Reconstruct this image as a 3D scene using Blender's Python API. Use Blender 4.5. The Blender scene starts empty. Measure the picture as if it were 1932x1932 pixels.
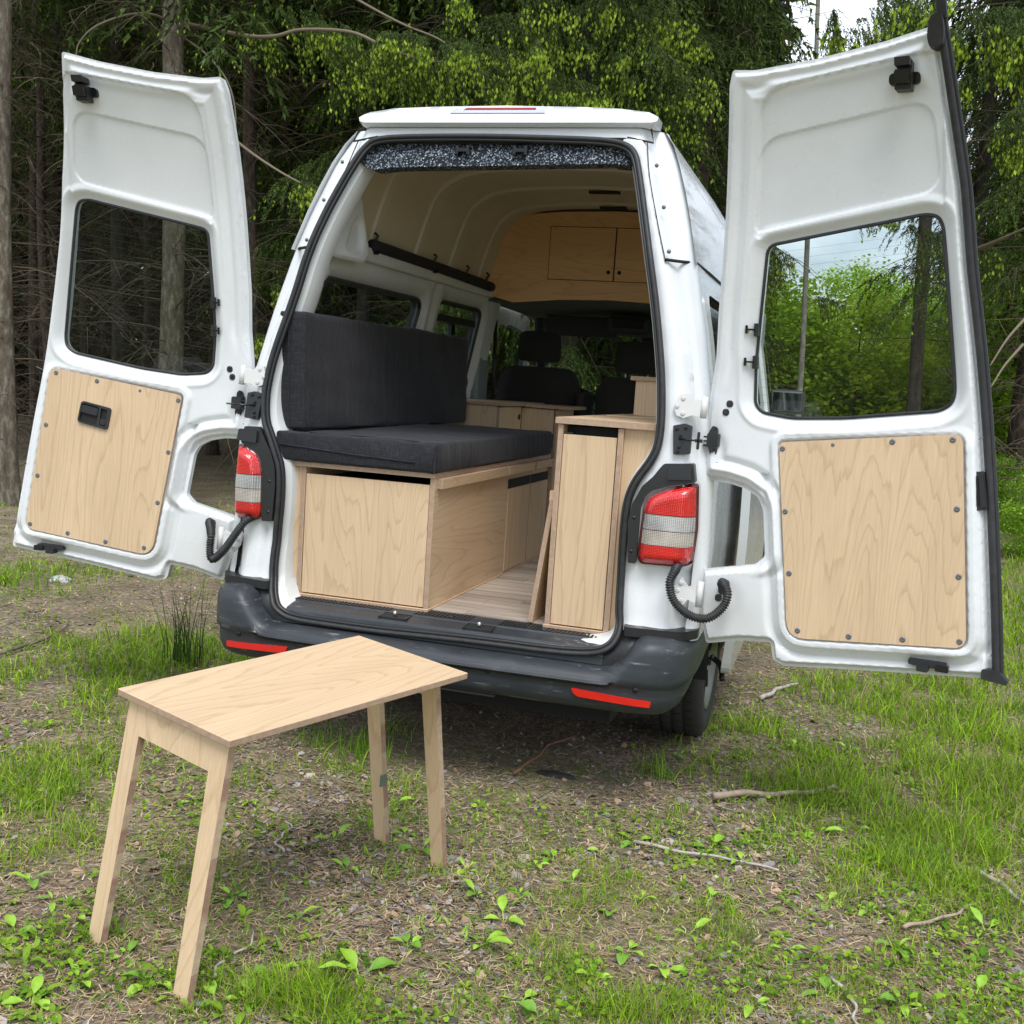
import bpy, bmesh, math, random
import numpy as np
from mathutils import Vector, Matrix
from mathutils.geometry import delaunay_2d_cdt
S = bpy.context.scene
C = S.collection
rad = math.radians

# ------------------------------------------------------------------ camera
CAM = np.array([1.39339486, -3.92978633, 1.48006733])
FW = np.array([-0.27996767, 0.95303111, -0.11554136])
RT = np.array([0.95510967, 0.28865833, 0.06664744])
UP = np.array([-0.09686906, 0.09169554, 0.99106423])
FPX = 2128.5704            # focal length for a picture 1932 px wide
cd = bpy.data.cameras.new('camera'); cam = bpy.data.objects.new('camera', cd); C.objects.link(cam)
cam.matrix_world = Matrix(((RT[0], UP[0], -FW[0], CAM[0]), (RT[1], UP[1], -FW[1], CAM[1]), (RT[2], UP[2], -FW[2], CAM[2]), (0, 0, 0, 1)))
cd.sensor_width = 36; cd.lens = 36 * FPX / 1932; cd.clip_start = .05; cd.clip_end = 600
S.camera = cam

# ------------------------------------------------------------------ sky, sun, exposure
SUN_EL, SUN_AZ = rad(60), rad(158)
W = bpy.data.worlds.new('World'); S.world = W; W.use_nodes = True
nt = W.node_tree; nt.nodes.clear()
N = nt.nodes.new; LK = nt.links.new
out = N('ShaderNodeOutputWorld'); bg = N('ShaderNodeBackground'); bg.inputs[1].default_value = .10
sky = N('ShaderNodeTexSky'); sky.sky_type = 'NISHITA'; sky.sun_disc = False; sky.sun_elevation = SUN_EL; sky.sun_rotation = SUN_AZ; sky.air_density = 1; sky.dust_density = 1.5
tc = N('ShaderNodeTexCoord'); mp = N('ShaderNodeMapping'); mp.inputs['Scale'].default_value = (1, 1, 2.2)
nz = N('ShaderNodeTexNoise'); nz.inputs['Scale'].default_value = 2.3; nz.inputs['Detail'].default_value = 7; nz.inputs['Roughness'].default_value = .55
cr = N('ShaderNodeValToRGB'); cr.color_ramp.elements[0].position = .34; cr.color_ramp.elements[1].position = .62
mx = N('ShaderNodeMixRGB'); mx.inputs[2].default_value = (11.7, 12.6, 13.7, 1)
LK(tc.outputs['Generated'], mp.inputs[0]); LK(mp.outputs[0], nz.inputs[0]); LK(nz.outputs[0], cr.inputs[0]); LK(cr.outputs[0], mx.inputs[0])
LK(sky.outputs[0], mx.inputs[1]); LK(mx.outputs[0], bg.inputs[0]); LK(bg.outputs[0], out.inputs[0])
sl = bpy.data.lights.new('sun', 'SUN'); sl.energy = 2.3; sl.angle = rad(30); sl.color = (1, .985, .965)
so = bpy.data.objects.new('sun', sl); C.objects.link(so)
sd = Vector((math.sin(SUN_AZ) * math.cos(SUN_EL), math.cos(SUN_AZ) * math.cos(SUN_EL), math.sin(SUN_EL)))
so.rotation_euler = sd.to_track_quat('Z', 'Y').to_euler()
S.view_settings.view_transform = 'Standard'; S.view_settings.look = 'None'; S.view_settings.gamma = 1
S.view_settings.use_curve_mapping = False; S.view_settings.exposure = 0.28

# ------------------------------------------------------------------ picture-to-place helpers
def ray(px, py): return FW + RT * (px - 966) / FPX - UP * (py - 966) / FPX
def atX(px, py, X): v = ray(px, py); return CAM + v * (X - CAM[0]) / v[0]
def atY(px, py, Y): v = ray(px, py); return CAM + v * (Y - CAM[1]) / v[1]
def atZ(px, py, Z): v = ray(px, py); return CAM + v * (Z - CAM[2]) / v[2]
def atD(px, py, d): return CAM + ray(px, py) * d
YR = ([.3, .56, .66, .80, 1.2, 1.43, 1.94, 2.31, 2.48, 2.6], [-.09, -.085, -.03, 0, 0, .035, .13, .25, .33, .4])
_z = np.linspace(.3, 2.7, 481); _y = np.interp(_z, *YR); _s = np.convolve(np.pad(_y, 12, 'edge'), np.ones(25) / 25, 'valid'); YR = (list(_z), list(np.where(_z < .95, _y, _s)))
def yr(z): return float(np.interp(z, *YR))

# ------------------------------------------------------------------ materials
MAT = {}
def mat(name, col, rough=.5, metal=0, **k):
    if name in MAT: return MAT[name]
    m = bpy.data.materials.new(name); m.use_nodes = True; b = m.node_tree.nodes['Principled BSDF']
    b.inputs['Base Color'].default_value = (*col, 1); b.inputs['Roughness'].default_value = rough; b.inputs['Metallic'].default_value = metal
    for kk, v in k.items(): b.inputs[kk.replace('_', ' ')].default_value = v
    MAT[name] = m; return m
def nodes(m): t = m.node_tree; return t, t.nodes['Principled BSDF'], t.nodes.new, t.links.new
def ramp(n, stops):
    r = n('ShaderNodeValToRGB'); e = r.color_ramp.elements
    e[0].position = stops[0][0]; e[0].color = (*stops[0][1], 1); e[1].position = stops[-1][0]; e[1].color = (*stops[-1][1], 1)
    for p, c in stops[1:-1]: x = e.new(p); x.color = (*c, 1)
    return r
def bump(m, scale, strength, dist=.01, detail=3, stretch=(1, 1, 1), kind='noise'):
    t, b, n, l = nodes(m); tcn = n('ShaderNodeTexCoord'); mpn = n('ShaderNodeMapping'); mpn.inputs['Scale'].default_value = stretch
    x = n('ShaderNodeTexNoise') if kind == 'noise' else n('ShaderNodeTexVoronoi'); x.inputs['Scale'].default_value = scale
    if kind == 'noise': x.inputs['Detail'].default_value = detail
    bp = n('ShaderNodeBump'); bp.inputs['Strength'].default_value = strength; bp.inputs['Distance'].default_value = dist
    l(tcn.outputs['Object'], mpn.inputs[0]); l(mpn.outputs[0], x.inputs['Vector']); l(x.outputs[0], bp.inputs['Height']); l(bp.outputs[0], b.inputs['Normal']); return m
def noisecol(m, scale, stops, stretch=(1, 1, 1), detail=5, rough=.6):
    t, b, n, l = nodes(m); tcn = n('ShaderNodeTexCoord'); mpn = n('ShaderNodeMapping'); mpn.inputs['Scale'].default_value = stretch
    x = n('ShaderNodeTexNoise'); x.inputs['Scale'].default_value = scale; x.inputs['Detail'].default_value = detail; x.inputs['Roughness'].default_value = rough
    r = ramp(n, stops); l(tcn.outputs['Object'], mpn.inputs[0]); l(mpn.outputs[0], x.inputs['Vector']); l(x.outputs[0], r.inputs[0]); l(r.outputs[0], b.inputs['Base Color']); return m
def colattr(m, transl=0.0):
    t, b, n, l = nodes(m); a = n('ShaderNodeAttribute'); a.attribute_name = 'Col'; l(a.outputs['Color'], b.inputs['Base Color'])
    if transl:
        tr = n('ShaderNodeBsdfTranslucent'); l(a.outputs['Color'], tr.inputs[0]); ms = n('ShaderNodeMixShader'); ms.inputs[0].default_value = transl
        l(b.outputs[0], ms.inputs[1]); l(tr.outputs[0], ms.inputs[2]); l(ms.outputs[0], t.nodes['Material Output'].inputs[0])
    return m

white = noisecol(mat('white_paint', (.77, .79, .80), .28, Coat_Weight=.6, Coat_Roughness=.04), 3.0, [(.3, (.71, .735, .745)), (.7, (.785, .805, .815))], detail=6)
def grime(m, lo=.86):
    """thin film of dirt, denser low down, and small specks"""
    t, b, n, l = nodes(m); src = b.inputs['Base Color'].links[0].from_socket; tcn = n('ShaderNodeTexCoord'); x = n('ShaderNodeTexNoise'); x.inputs['Scale'].default_value = 5; x.inputs['Detail'].default_value = 4; x.inputs['Roughness'].default_value = .6; l(tcn.outputs['Object'], x.inputs['Vector'])
    r = ramp(n, [(.32, (.965, .965, .96)), (.62, (1, 1, 1))]); l(x.outputs[0], r.inputs[0]); m1 = n('ShaderNodeMixRGB'); m1.blend_type = 'MULTIPLY'; m1.inputs[0].default_value = 1; l(src, m1.inputs[1]); l(r.outputs[0], m1.inputs[2])
    sp = n('ShaderNodeTexNoise'); sp.inputs['Scale'].default_value = 120; sp.inputs['Detail'].default_value = 2; l(tcn.outputs['Object'], sp.inputs['Vector']); r2 = ramp(n, [(.74, (1, 1, 1)), (.79, (.62, .58, .52))]); l(sp.outputs[0], r2.inputs[0]); m2 = n('ShaderNodeMixRGB'); m2.blend_type = 'MULTIPLY'; m2.inputs[0].default_value = .22; l(m1.outputs[0], m2.inputs[1]); l(r2.outputs[0], m2.inputs[2])
    sz = n('ShaderNodeSeparateXYZ'); l(tcn.outputs['Object'], sz.inputs[0]); mr_ = n('ShaderNodeMapRange'); mr_.inputs[1].default_value = .95; mr_.inputs[2].default_value = .5; mr_.inputs[3].default_value = 0; mr_.inputs[4].default_value = .55; l(sz.outputs[2], mr_.inputs[0])
    mm = n('ShaderNodeMath'); mm.operation = 'MULTIPLY'; l(mr_.outputs[0], mm.inputs[0]); l(x.outputs[0], mm.inputs[1]); m3 = n('ShaderNodeMixRGB'); m3.inputs[2].default_value = (.42, .37, .30, 1); l(mm.outputs[0], m3.inputs[0]); l(m2.outputs[0], m3.inputs[1]); l(m3.outputs[0], b.inputs['Base Color'])
    rr_ = ramp(n, [(.3, (.34,) * 3), (.6, (.22,) * 3)]); l(x.outputs[0], rr_.inputs[0]); l(rr_.outputs[0], b.inputs['Roughness'])
grime(white)
white_in = noisecol(mat('inner_white', (.66, .68, .66), .38), 4, [(.3, (.60, .62, .60)), (.7, (.68, .70, .69))])
liner = noisecol(mat('roof_liner', (.42, .36, .27), .6), 5, [(.3, (.55, .48, .34)), (.7, (.63, .55, .40))])
liner_rib = mat('roof_rib', (.58, .52, .40), .5)
blk = bump(mat('black_plastic', (.018, .019, .020), .42), 400, .15, .001)
blk_matt = mat('matt_black', (.012, .012, .012), .8)
gloss_blk = mat('gloss_black', (.012, .012, .013), .15)
rubber = noisecol(mat('rubber', (.02, .02, .021), .5), 30, [(.3, (.014, .014, .015)), (.75, (.034, .035, .037))])
def bumper_mat():
    m = mat('bumper_plastic', (.04, .045, .05), .32); t, b, n, l = nodes(m)
    tcn = n('ShaderNodeTexCoord'); x = n('ShaderNodeTexNoise'); x.inputs['Scale'].default_value = 5; x.inputs['Detail'].default_value = 9; x.inputs['Roughness'].default_value = .7
    mpn = n('ShaderNodeMapping'); mpn.inputs['Scale'].default_value = (1, 1, 4)
    l(tcn.outputs['Object'], mpn.inputs[0]); l(mpn.outputs[0], x.inputs['Vector'])
    r = ramp(n, [(.3, (.022, .026, .031)), (.56, (.034, .040, .047)), (.70, (.062, .068, .074)), (.84, (.16, .16, .155))]); l(x.outputs[0], r.inputs[0]); l(r.outputs[0], b.inputs['Base Color'])
    r2 = ramp(n, [(.3, (.36,) * 3), (.75, (.62,) * 3)]); l(x.outputs[0], r2.inputs[0]); l(r2.outputs[0], b.inputs['Roughness'])
    sc = n('ShaderNodeTexNoise'); sc.inputs['Scale'].default_value = 1; sc.inputs['Detail'].default_value = 5; sc.inputs['Roughness'].default_value = .8; ms = n('ShaderNodeMapping'); ms.inputs['Scale'].default_value = (5, 9, 60); l(tcn.outputs['Object'], ms.inputs[0]); l(ms.outputs[0], sc.inputs['Vector']); rs = ramp(n, [(.60, (0, 0, 0)), (.68, (1, 1, 1))]); l(sc.outputs[0], rs.inputs[0])
    mxs = n('ShaderNodeMixRGB'); mxs.inputs[2].default_value = (.20, .21, .22, 1); l(rs.outputs[0], mxs.inputs[0]); l(r.outputs[0], mxs.inputs[1]); l(mxs.outputs[0], b.inputs['Base Color'])
    y = n('ShaderNodeTexNoise'); y.inputs['Scale'].default_value = 500; l(tcn.outputs['Object'], y.inputs['Vector'])
    bp = n('ShaderNodeBump'); bp.inputs['Strength'].default_value = .12; bp.inputs['Distance'].default_value = .001; l(y.outputs[0], bp.inputs['Height']); l(bp.outputs[0], b.inputs['Normal']); return m
bumpm = bumper_mat()
steel = mat('steel', (.5, .5, .5), .35, 1)
screw_m = mat('grey_screw', (.16, .165, .18), .45, .3)
hinge_m = mat('hinge_paint', (.64, .64, .62), .4)
seat_m = bump(mat('seat_cloth', (.022, .020, .018), .9), 300, .3, .002)
cab_m = mat('cab_trim', (.035, .04, .04), .7)
alloy = mat('hubcap', (.24, .245, .25), .35, .4)
tyre_m = bump(mat('tyre', (.038, .036, .034), .8), 26, .9, .006, stretch=(1, .2, 1))
under = mat('underbody', (.01, .01, .01), .9)
def glass_mat(name, tint, refl=.5, rough=0.0):
    m = bpy.data.materials.new(name); m.use_nodes = True; t = m.node_tree; t.nodes.clear(); n = t.nodes.new; l = t.links.new
    o = n('ShaderNodeOutputMaterial'); tr = n('ShaderNodeBsdfTransparent'); tr.inputs[0].default_value = (*tint, 1)
    g = n('ShaderNodeBsdfGlossy'); g.inputs[0].default_value = (refl, refl, refl, 1); g.inputs[1].default_value = rough
    lw = n('ShaderNodeLayerWeight'); pw = n('ShaderNodeMath'); pw.operation = 'POWER'; pw.inputs[1].default_value = 5; l(lw.outputs['Facing'], pw.inputs[0]); f = n('ShaderNodeMath'); f.operation = 'MULTIPLY_ADD'; f.inputs[1].default_value = .9; f.inputs[2].default_value = .04; l(pw.outputs[0], f.inputs[0]); ms = n('ShaderNodeMixShader')
    l(f.outputs[0], ms.inputs[0]); l(tr.outputs[0], ms.inputs[1]); l(g.outputs[0], ms.inputs[2]); l(ms.outputs[0], o.inputs[0]); return m
glass_clear = glass_mat('glass_clear', (.95, .98, .96), .3)
glass_tint = glass_mat('glass_tinted', (.74, .78, .755), .3)
glass_dark = glass_mat('glass_dark', (.82, .86, .84), .55)
wire = mat('heater_wire', (.035, .028, .022), .6)

def ply(name, axis, seed, dark=1.0, freq=9, sc=1.0, warm=0.0, lum=1.0, blue=1.0):
    """birch veneer: contour lines of a smooth noise stretched along the grain axis"""
    m = mat(name, (.6, .45, .28), .48); t, b, n, l = nodes(m)
    tcn = n('ShaderNodeTexCoord'); mpn = n('ShaderNodeMapping'); s = [4.2 * sc, 4.2 * sc, 4.2 * sc]; s[axis] = .55 * sc
    mpn.inputs['Scale'].default_value = s; mpn.inputs['Location'].default_value = (seed * 3.7, seed * 1.3, seed * 2.1)
    l(tcn.outputs['Object'], mpn.inputs[0])
    x = n('ShaderNodeTexNoise'); x.inputs['Scale'].default_value = 1; x.inputs['Detail'].default_value = 1.6; x.inputs['Roughness'].default_value = .32; x.inputs['Distortion'].default_value = .25
    l(mpn.outputs[0], x.inputs['Vector'])
    j = n('ShaderNodeTexNoise'); j.inputs['Scale'].default_value = 9; j.inputs['Detail'].default_value = 4; l(mpn.outputs[0], j.inputs['Vector'])
    ja = n('ShaderNodeMath'); ja.operation = 'MULTIPLY_ADD'; ja.inputs[1].default_value = .035; l(j.outputs[0], ja.inputs[0]); l(x.outputs[0], ja.inputs[2])
    mu = n('ShaderNodeMath'); mu.operation = 'MULTIPLY'; mu.inputs[1].default_value = freq * 3.6; l(ja.outputs[0], mu.inputs[0])
    fr = n('ShaderNodeMath'); fr.operation = 'FRACT'; l(mu.outputs[0], fr.inputs[0])
    k = dark
    c0 = tuple(lum * v for v in (.58 + warm, .41, .245 * blue)); c1 = tuple(lum * v for v in (.668 + warm, .488, .308 * blue))
    base = [v for v in c1]; lo = [a * .97 * k + a * (1 - k) for a in c0]
    r = ramp(n, [(0, base), (.66, tuple(v * .985 for v in base)), (.87, tuple(lo)), (.93, tuple(v * .99 for v in base)), (1.0, tuple(v * 1.01 for v in base))]); l(fr.outputs[0], r.inputs[0])
    # fine fibres along the grain and soft blotches
    mp2 = n('ShaderNodeMapping'); s2 = [160, 160, 160]; s2[axis] = 4; mp2.inputs['Scale'].default_value = s2; l(tcn.outputs['Object'], mp2.inputs[0])
    fb = n('ShaderNodeTexNoise'); fb.inputs['Scale'].default_value = 1; fb.inputs['Detail'].default_value = 2; l(mp2.outputs[0], fb.inputs['Vector'])
    r2 = ramp(n, [(.3, (.93,) * 3), (.7, (1.04,) * 3)]); l(fb.outputs[0], r2.inputs[0])
    bl = n('ShaderNodeTexNoise'); bl.inputs['Scale'].default_value = 2.2; bl.inputs['Detail'].default_value = 5; l(mpn.outputs[0], bl.inputs['Vector'])
    r3 = ramp(n, [(.3, (.93, .92, .90)), (.7, (1.05, 1.05, 1.05))]); l(bl.outputs[0], r3.inputs[0])
    m1 = n('ShaderNodeMixRGB'); m1.blend_type = 'MULTIPLY'; m1.inputs[0].default_value = 1; l(r.outputs[0], m1.inputs[1]); l(r2.outputs[0], m1.inputs[2])
    m2 = n('ShaderNodeMixRGB'); m2.blend_type = 'MULTIPLY'; m2.inputs[0].default_value = 1; l(m1.outputs[0], m2.inputs[1]); l(r3.outputs[0], m2.inputs[2])
    l(m2.outputs[0], b.inputs['Base Color'])
    bp = n('ShaderNodeBump'); bp.inputs['Strength'].default_value = .08; bp.inputs['Distance'].default_value = .001; l(fb.outputs[0], bp.inputs['Height']); l(bp.outputs[0], b.inputs['Normal'])
    return m
def ply_edge(name, axis, th=.018):
    m = mat(name, (.5, .36, .25), .6); t, b, n, l = nodes(m)
    tcn = n('ShaderNodeTexCoord'); sp = n('ShaderNodeSeparateXYZ'); l(tcn.outputs['Object'], sp.inputs[0])
    mu = n('ShaderNodeMath'); mu.operation = 'MULTIPLY'; mu.inputs[1].default_value = 1 / .0030; l(sp.outputs[axis], mu.inputs[0])
    fr = n('ShaderNodeMath'); fr.operation = 'FRACT'; l(mu.outputs[0], fr.inputs[0])
    r = ramp(n, [(0, (.52, .39, .27)), (.45, (.50, .36, .25)), (.55, (.33, .20, .14)), (.95, (.38, .245, .18))]); r.color_ramp.interpolation = 'LINEAR'; l(fr.outputs[0], r.inputs[0])
    x = n('ShaderNodeTexNoise'); x.inputs['Scale'].default_value = 60; x.inputs['Detail'].default_value = 3; l(tcn.outputs['Object'], x.inputs['Vector'])
    r2 = ramp(n, [(.3, (.85,) * 3), (.7, (1.12,) * 3)]); l(x.outputs[0], r2.inputs[0])
    m1 = n('ShaderNodeMixRGB'); m1.blend_type = 'MULTIPLY'; m1.inputs[0].default_value = 1; l(r.outputs[0], m1.inputs[1]); l(r2.outputs[0], m1.inputs[2]); l(m1.outputs[0], b.inputs['Base Color']); return m
plyZ = ply('plywood_upright_grain', 2, 1.0); plyZ2 = ply('plywood_upright_grain_b', 2, 5.3, 1.0, 8); plyZ3 = ply('plywood_upright_grain_c', 2, 9.1, .7, 7)
plyY = ply('plywood_level_grain', 1, 2.2, .8, 7); plyX = ply('plywood_cross_grain', 0, 4.2, .9, 8); plyT = ply('plywood_table_grain', 0, 7.6, 1.0, 9, .9, 0, 1.0); plyL = ply('plywood_leg_grain', 2, 6.1, .6, 5, .9, 0, 1.08)
plyOr = ply('plywood_partition', 0, 3.3, .9, 8, 1.0, .14, 1.08, .74)
EDGE = [ply_edge('plywood_edge_x', 0), ply_edge('plywood_edge_y', 1), ply_edge('plywood_edge_z', 2)]
def cloth_mat():
    m = mat('charcoal_cloth', (.03, .03, .033), .85, Sheen_Weight=.08); t, b, n, l = nodes(m)
    tcn = n('ShaderNodeTexCoord')
    outs = []
    for s in ((30, 30, 420), (420, 420, 30)):
        mpn = n('ShaderNodeMapping'); mpn.inputs['Scale'].default_value = s; l(tcn.outputs['Object'], mpn.inputs[0])
        x = n('ShaderNodeTexNoise'); x.inputs['Scale'].default_value = 1; x.inputs['Detail'].default_value = 2; l(mpn.outputs[0], x.inputs['Vector']); outs.append(x)
    ad = n('ShaderNodeMath'); ad.operation = 'ADD'; l(outs[0].outputs[0], ad.inputs[0]); l(outs[1].outputs[0], ad.inputs[1])
    r = ramp(n, [(.75, (.017, .017, .020)), (1.0, (.030, .030, .034)), (1.3, (.062, .062, .069))]); r.color_ramp.elements[-1].position = 1.0
    hv = n('ShaderNodeMath'); hv.operation = 'MULTIPLY'; hv.inputs[1].default_value = .5; l(ad.outputs[0], hv.inputs[0])
    r = ramp(n, [(.40, (.005, .005, .0075)), (.5, (.0105, .0105, .0145)), (.62, (.027, .027, .037))]); l(hv.outputs[0], r.inputs[0]); l(r.outputs[0], b.inputs['Base Color'])
    bp = n('ShaderNodeBump'); bp.inputs['Strength'].default_value = .45; bp.inputs['Distance'].default_value = .0018; l(hv.outputs[0], bp.inputs['Height'])
    mw = n('ShaderNodeMapping'); mw.inputs['Scale'].default_value = (3, 7, 1.6); mw.inputs['Rotation'].default_value = (.5, 0, 0); l(tcn.outputs['Object'], mw.inputs[0]); wn = n('ShaderNodeTexNoise'); wn.inputs['Scale'].default_value = 1.6; wn.inputs['Detail'].default_value = 3; wn.inputs['Distortion'].default_value = .8; l(mw.outputs[0], wn.inputs['Vector'])
    b2 = n('ShaderNodeBump'); b2.inputs['Strength'].default_value = .3; b2.inputs['Distance'].default_value = .03; l(wn.outputs[0], b2.inputs['Height']); l(bp.outputs[0], b2.inputs['Normal']); l(b2.outputs[0], b.inputs['Normal']); return m
cloth = cloth_mat()
def speckle_mat():
    m = mat('speckled_foam', (.05, .06, .07), .95); t, b, n, l = nodes(m); tcn = n('ShaderNodeTexCoord')
    v = n('ShaderNodeTexVoronoi'); v.inputs['Scale'].default_value = 210; l(tcn.outputs['Object'], v.inputs['Vector'])
    sp = n('ShaderNodeSeparateColor'); l(v.outputs['Color'], sp.inputs[0])
    r = ramp(n, [(.0, (.008, .009, .012)), (.55, (.02, .025, .032)), (.75, (.16, .2, .25)), (.95, (.42, .48, .52))]); r.color_ramp.interpolation = 'CONSTANT'; l(sp.outputs[0], r.inputs[0]); l(r.outputs[0], b.inputs['Base Color'])
    bp = n('ShaderNodeBump'); bp.inputs['Strength'].default_value = .8; bp.inputs['Distance'].default_value = .004; l(v.outputs[0], bp.inputs['Height']); l(bp.outputs[0], b.inputs['Normal']); return m
speckle = speckle_mat()
def lens_mat(name, col, lo_=.5, hi_=1.4):
    m = mat(name, col, .12, Coat_Weight=1.0, Coat_Roughness=.03); t, b, n, l = nodes(m)
    tcn = n('ShaderNodeTexCoord'); w = n('ShaderNodeTexWave'); w.bands_direction = 'Z'; w.inputs['Scale'].default_value = 60; w.inputs['Distortion'].default_value = .4
    w2 = n('ShaderNodeTexWave'); w2.bands_direction = 'X'; w2.inputs['Scale'].default_value = 45
    l(tcn.outputs['Object'], w.inputs['Vector']); l(tcn.outputs['Object'], w2.inputs['Vector'])
    mu = n('ShaderNodeMath'); mu.operation = 'MULTIPLY'; l(w.outputs[1], mu.inputs[0]); l(w2.outputs[1], mu.inputs[1])
    ns = n('ShaderNodeTexNoise'); ns.inputs['Scale'].default_value = 14; ns.inputs['Detail'].default_value = 3; l(tcn.outputs['Object'], ns.inputs['Vector'])
    r = ramp(n, [(.25, tuple(c * lo_ for c in col)), (.5, col), (.85, tuple(min(1, c * hi_ + .01) for c in col))])
    a = n('ShaderNodeMath'); a.operation = 'MULTIPLY_ADD'; a.inputs[1].default_value = .42; l(mu.outputs[0], a.inputs[0]); nb_ = n('ShaderNodeMath'); nb_.operation = 'MULTIPLY_ADD'; nb_.inputs[1].default_value = .5; l(ns.outputs[0], nb_.inputs[0]); nb_.inputs[2].default_value = .18; l(nb_.outputs[0], a.inputs[2]); l(a.outputs[0], r.inputs[0]); l(r.outputs[0], b.inputs['Base Color'])
    bp = n('ShaderNodeBump'); bp.inputs['Strength'].default_value = .5; bp.inputs['Distance'].default_value = .003; l(mu.outputs[0], bp.inputs['Height']); l(bp.outputs[0], b.inputs['Normal'])
    return m
red_lens = lens_mat('red_lens', (.62, .006, .004), .35, 1.35); clear_lens = lens_mat('clear_lens', (.36, .36, .35), .3, 2.2); amber_lens = lens_mat('amber_lens', (.40, .36, .31), .35, 1.9)
refl_red = mat('reflector_red', (.65, .01, .008), .25, Coat_Weight=1)
def plank_mat(i):
    k = [1.0, .82, 1.12, .9, .74][i]; m = mat('laminate_%s' % 'abcde'[i], (.4, .34, .27), .45); t, b, n, l = nodes(m)
    tcn = n('ShaderNodeTexCoord'); mpn = n('ShaderNodeMapping'); mpn.inputs['Scale'].default_value = (2.5, 38, 1); mpn.inputs['Location'].default_value = (i * 3.1, i, 0); l(tcn.outputs['Object'], mpn.inputs[0])
    x = n('ShaderNodeTexNoise'); x.inputs['Scale'].default_value = 1; x.inputs['Detail'].default_value = 6; x.inputs['Roughness'].default_value = .65; l(mpn.outputs[0], x.inputs['Vector'])
    r = ramp(n, [(.28, (.20 * k, .155 * k, .12 * k)), (.5, (.38 * k, .32 * k, .265 * k)), (.72, (.52 * k, .46 * k, .39 * k))]); l(x.outputs[0], r.inputs[0]); l(r.outputs[0], b.inputs['Base Color']); return m
planks = [plank_mat(i) for i in range(5)]

# ------------------------------------------------------------------ object helpers
def obj(name, me, m=None, parent=None, smooth=False, flat=False):
    o = bpy.data.objects.new(name, me); C.objects.link(o)
    if m is not None and len(me.materials) == 0:
        for x in (m if isinstance(m, (list, tuple)) else [m]): me.materials.append(x)
    if parent: o.parent = parent
    if smooth == 'edge': me.shade_smooth(); me.set_sharp_from_angle(angle=rad(38))
    elif smooth: me.shade_smooth()
    elif flat: me.shade_flat()
    return o
def thing(name, label, cat, loc=(0, 0, 0), group=None, rz=0):
    o = bpy.data.objects.new(name, None); C.objects.link(o); o.location = loc; o.rotation_euler[2] = rz
    o.empty_display_size = .1; o['label'] = label; o['category'] = cat
    if group: o['group'] = group
    return o
def tag(o, label=None, cat=None, group=None, kind=None):
    for k, v in (('label', label), ('category', cat), ('group', group), ('kind', kind)):
        if v: o[k] = v
    return o
def mesh(name, V, Fc): me = bpy.data.meshes.new(name); me.from_pydata([tuple(map(float, v)) for v in V], [], Fc); me.update(); return me
def npmesh(name, V, T, col=None):
    """V (n,3); T (m,k) uniform faces; col (m,3) per face"""
    me = bpy.data.meshes.new(name); V = np.asarray(V, np.float32); T = np.asarray(T, np.int32); k = T.shape[1]
    me.vertices.add(len(V)); me.vertices.foreach_set('co', V.ravel()); me.loops.add(T.size); me.loops.foreach_set('vertex_index', T.ravel())
    me.polygons.add(len(T)); me.polygons.foreach_set('loop_start', np.arange(len(T), dtype=np.int32) * k)
    if col is not None:
        a = me.color_attributes.new('Col', 'FLOAT_COLOR', 'CORNER'); c = np.ones((len(T), k, 4), np.float32); c[:, :, :3] = np.asarray(col)[:, None, :]
        a.data.foreach_set('color', c.ravel())
    me.update(calc_edges=True); me.validate(); return me
def bm_mesh(bm, name='m'):
    me = bpy.data.meshes.new(name); bmesh.ops.recalc_face_normals(bm, faces=bm.faces); bm.to_mesh(me); bm.free(); return me
def box_bm(x, y, z, bev=0.0, seg=1):
    bm = bmesh.new(); bmesh.ops.create_cube(bm, size=1)
    for v in bm.verts: v.co = Vector(((x[0] + x[1]) / 2 + v.co.x * (x[1] - x[0]), (y[0] + y[1]) / 2 + v.co.y * (y[1] - y[0]), (z[0] + z[1]) / 2 + v.co.z * (z[1] - z[0])))
    if bev: bmesh.ops.bevel(bm, geom=bm.edges[:], offset=bev, segments=seg, affect='EDGES', profile=.5)
    return bm
def box(name, x, y, z, m, parent=None, bev=.0015, seg=1): return obj(name, bm_mesh(box_bm(x, y, z, bev, seg)), m, parent)
def board(name, x, y, z, m, thin, parent=None, bev=.001):
    """plywood board: veneer on the two big faces, layered edge elsewhere"""
    bm = box_bm(x, y, z, bev); bm.normal_update(); me = bpy.data.meshes.new(name); me.materials.append(m); me.materials.append(EDGE[thin])
    for f in bm.faces: f.material_index = 0 if abs(f.normal[thin]) > .6 else 1
    bm.to_mesh(me); bm.free(); return obj(name, me, None, parent)
def join_bm(parts):
    bm = bmesh.new()
    for p in parts:
        me = bpy.data.meshes.new('t'); p.to_mesh(me); p.free(); bm.from_mesh(me); bpy.data.meshes.remove(me)
    return bm
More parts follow.
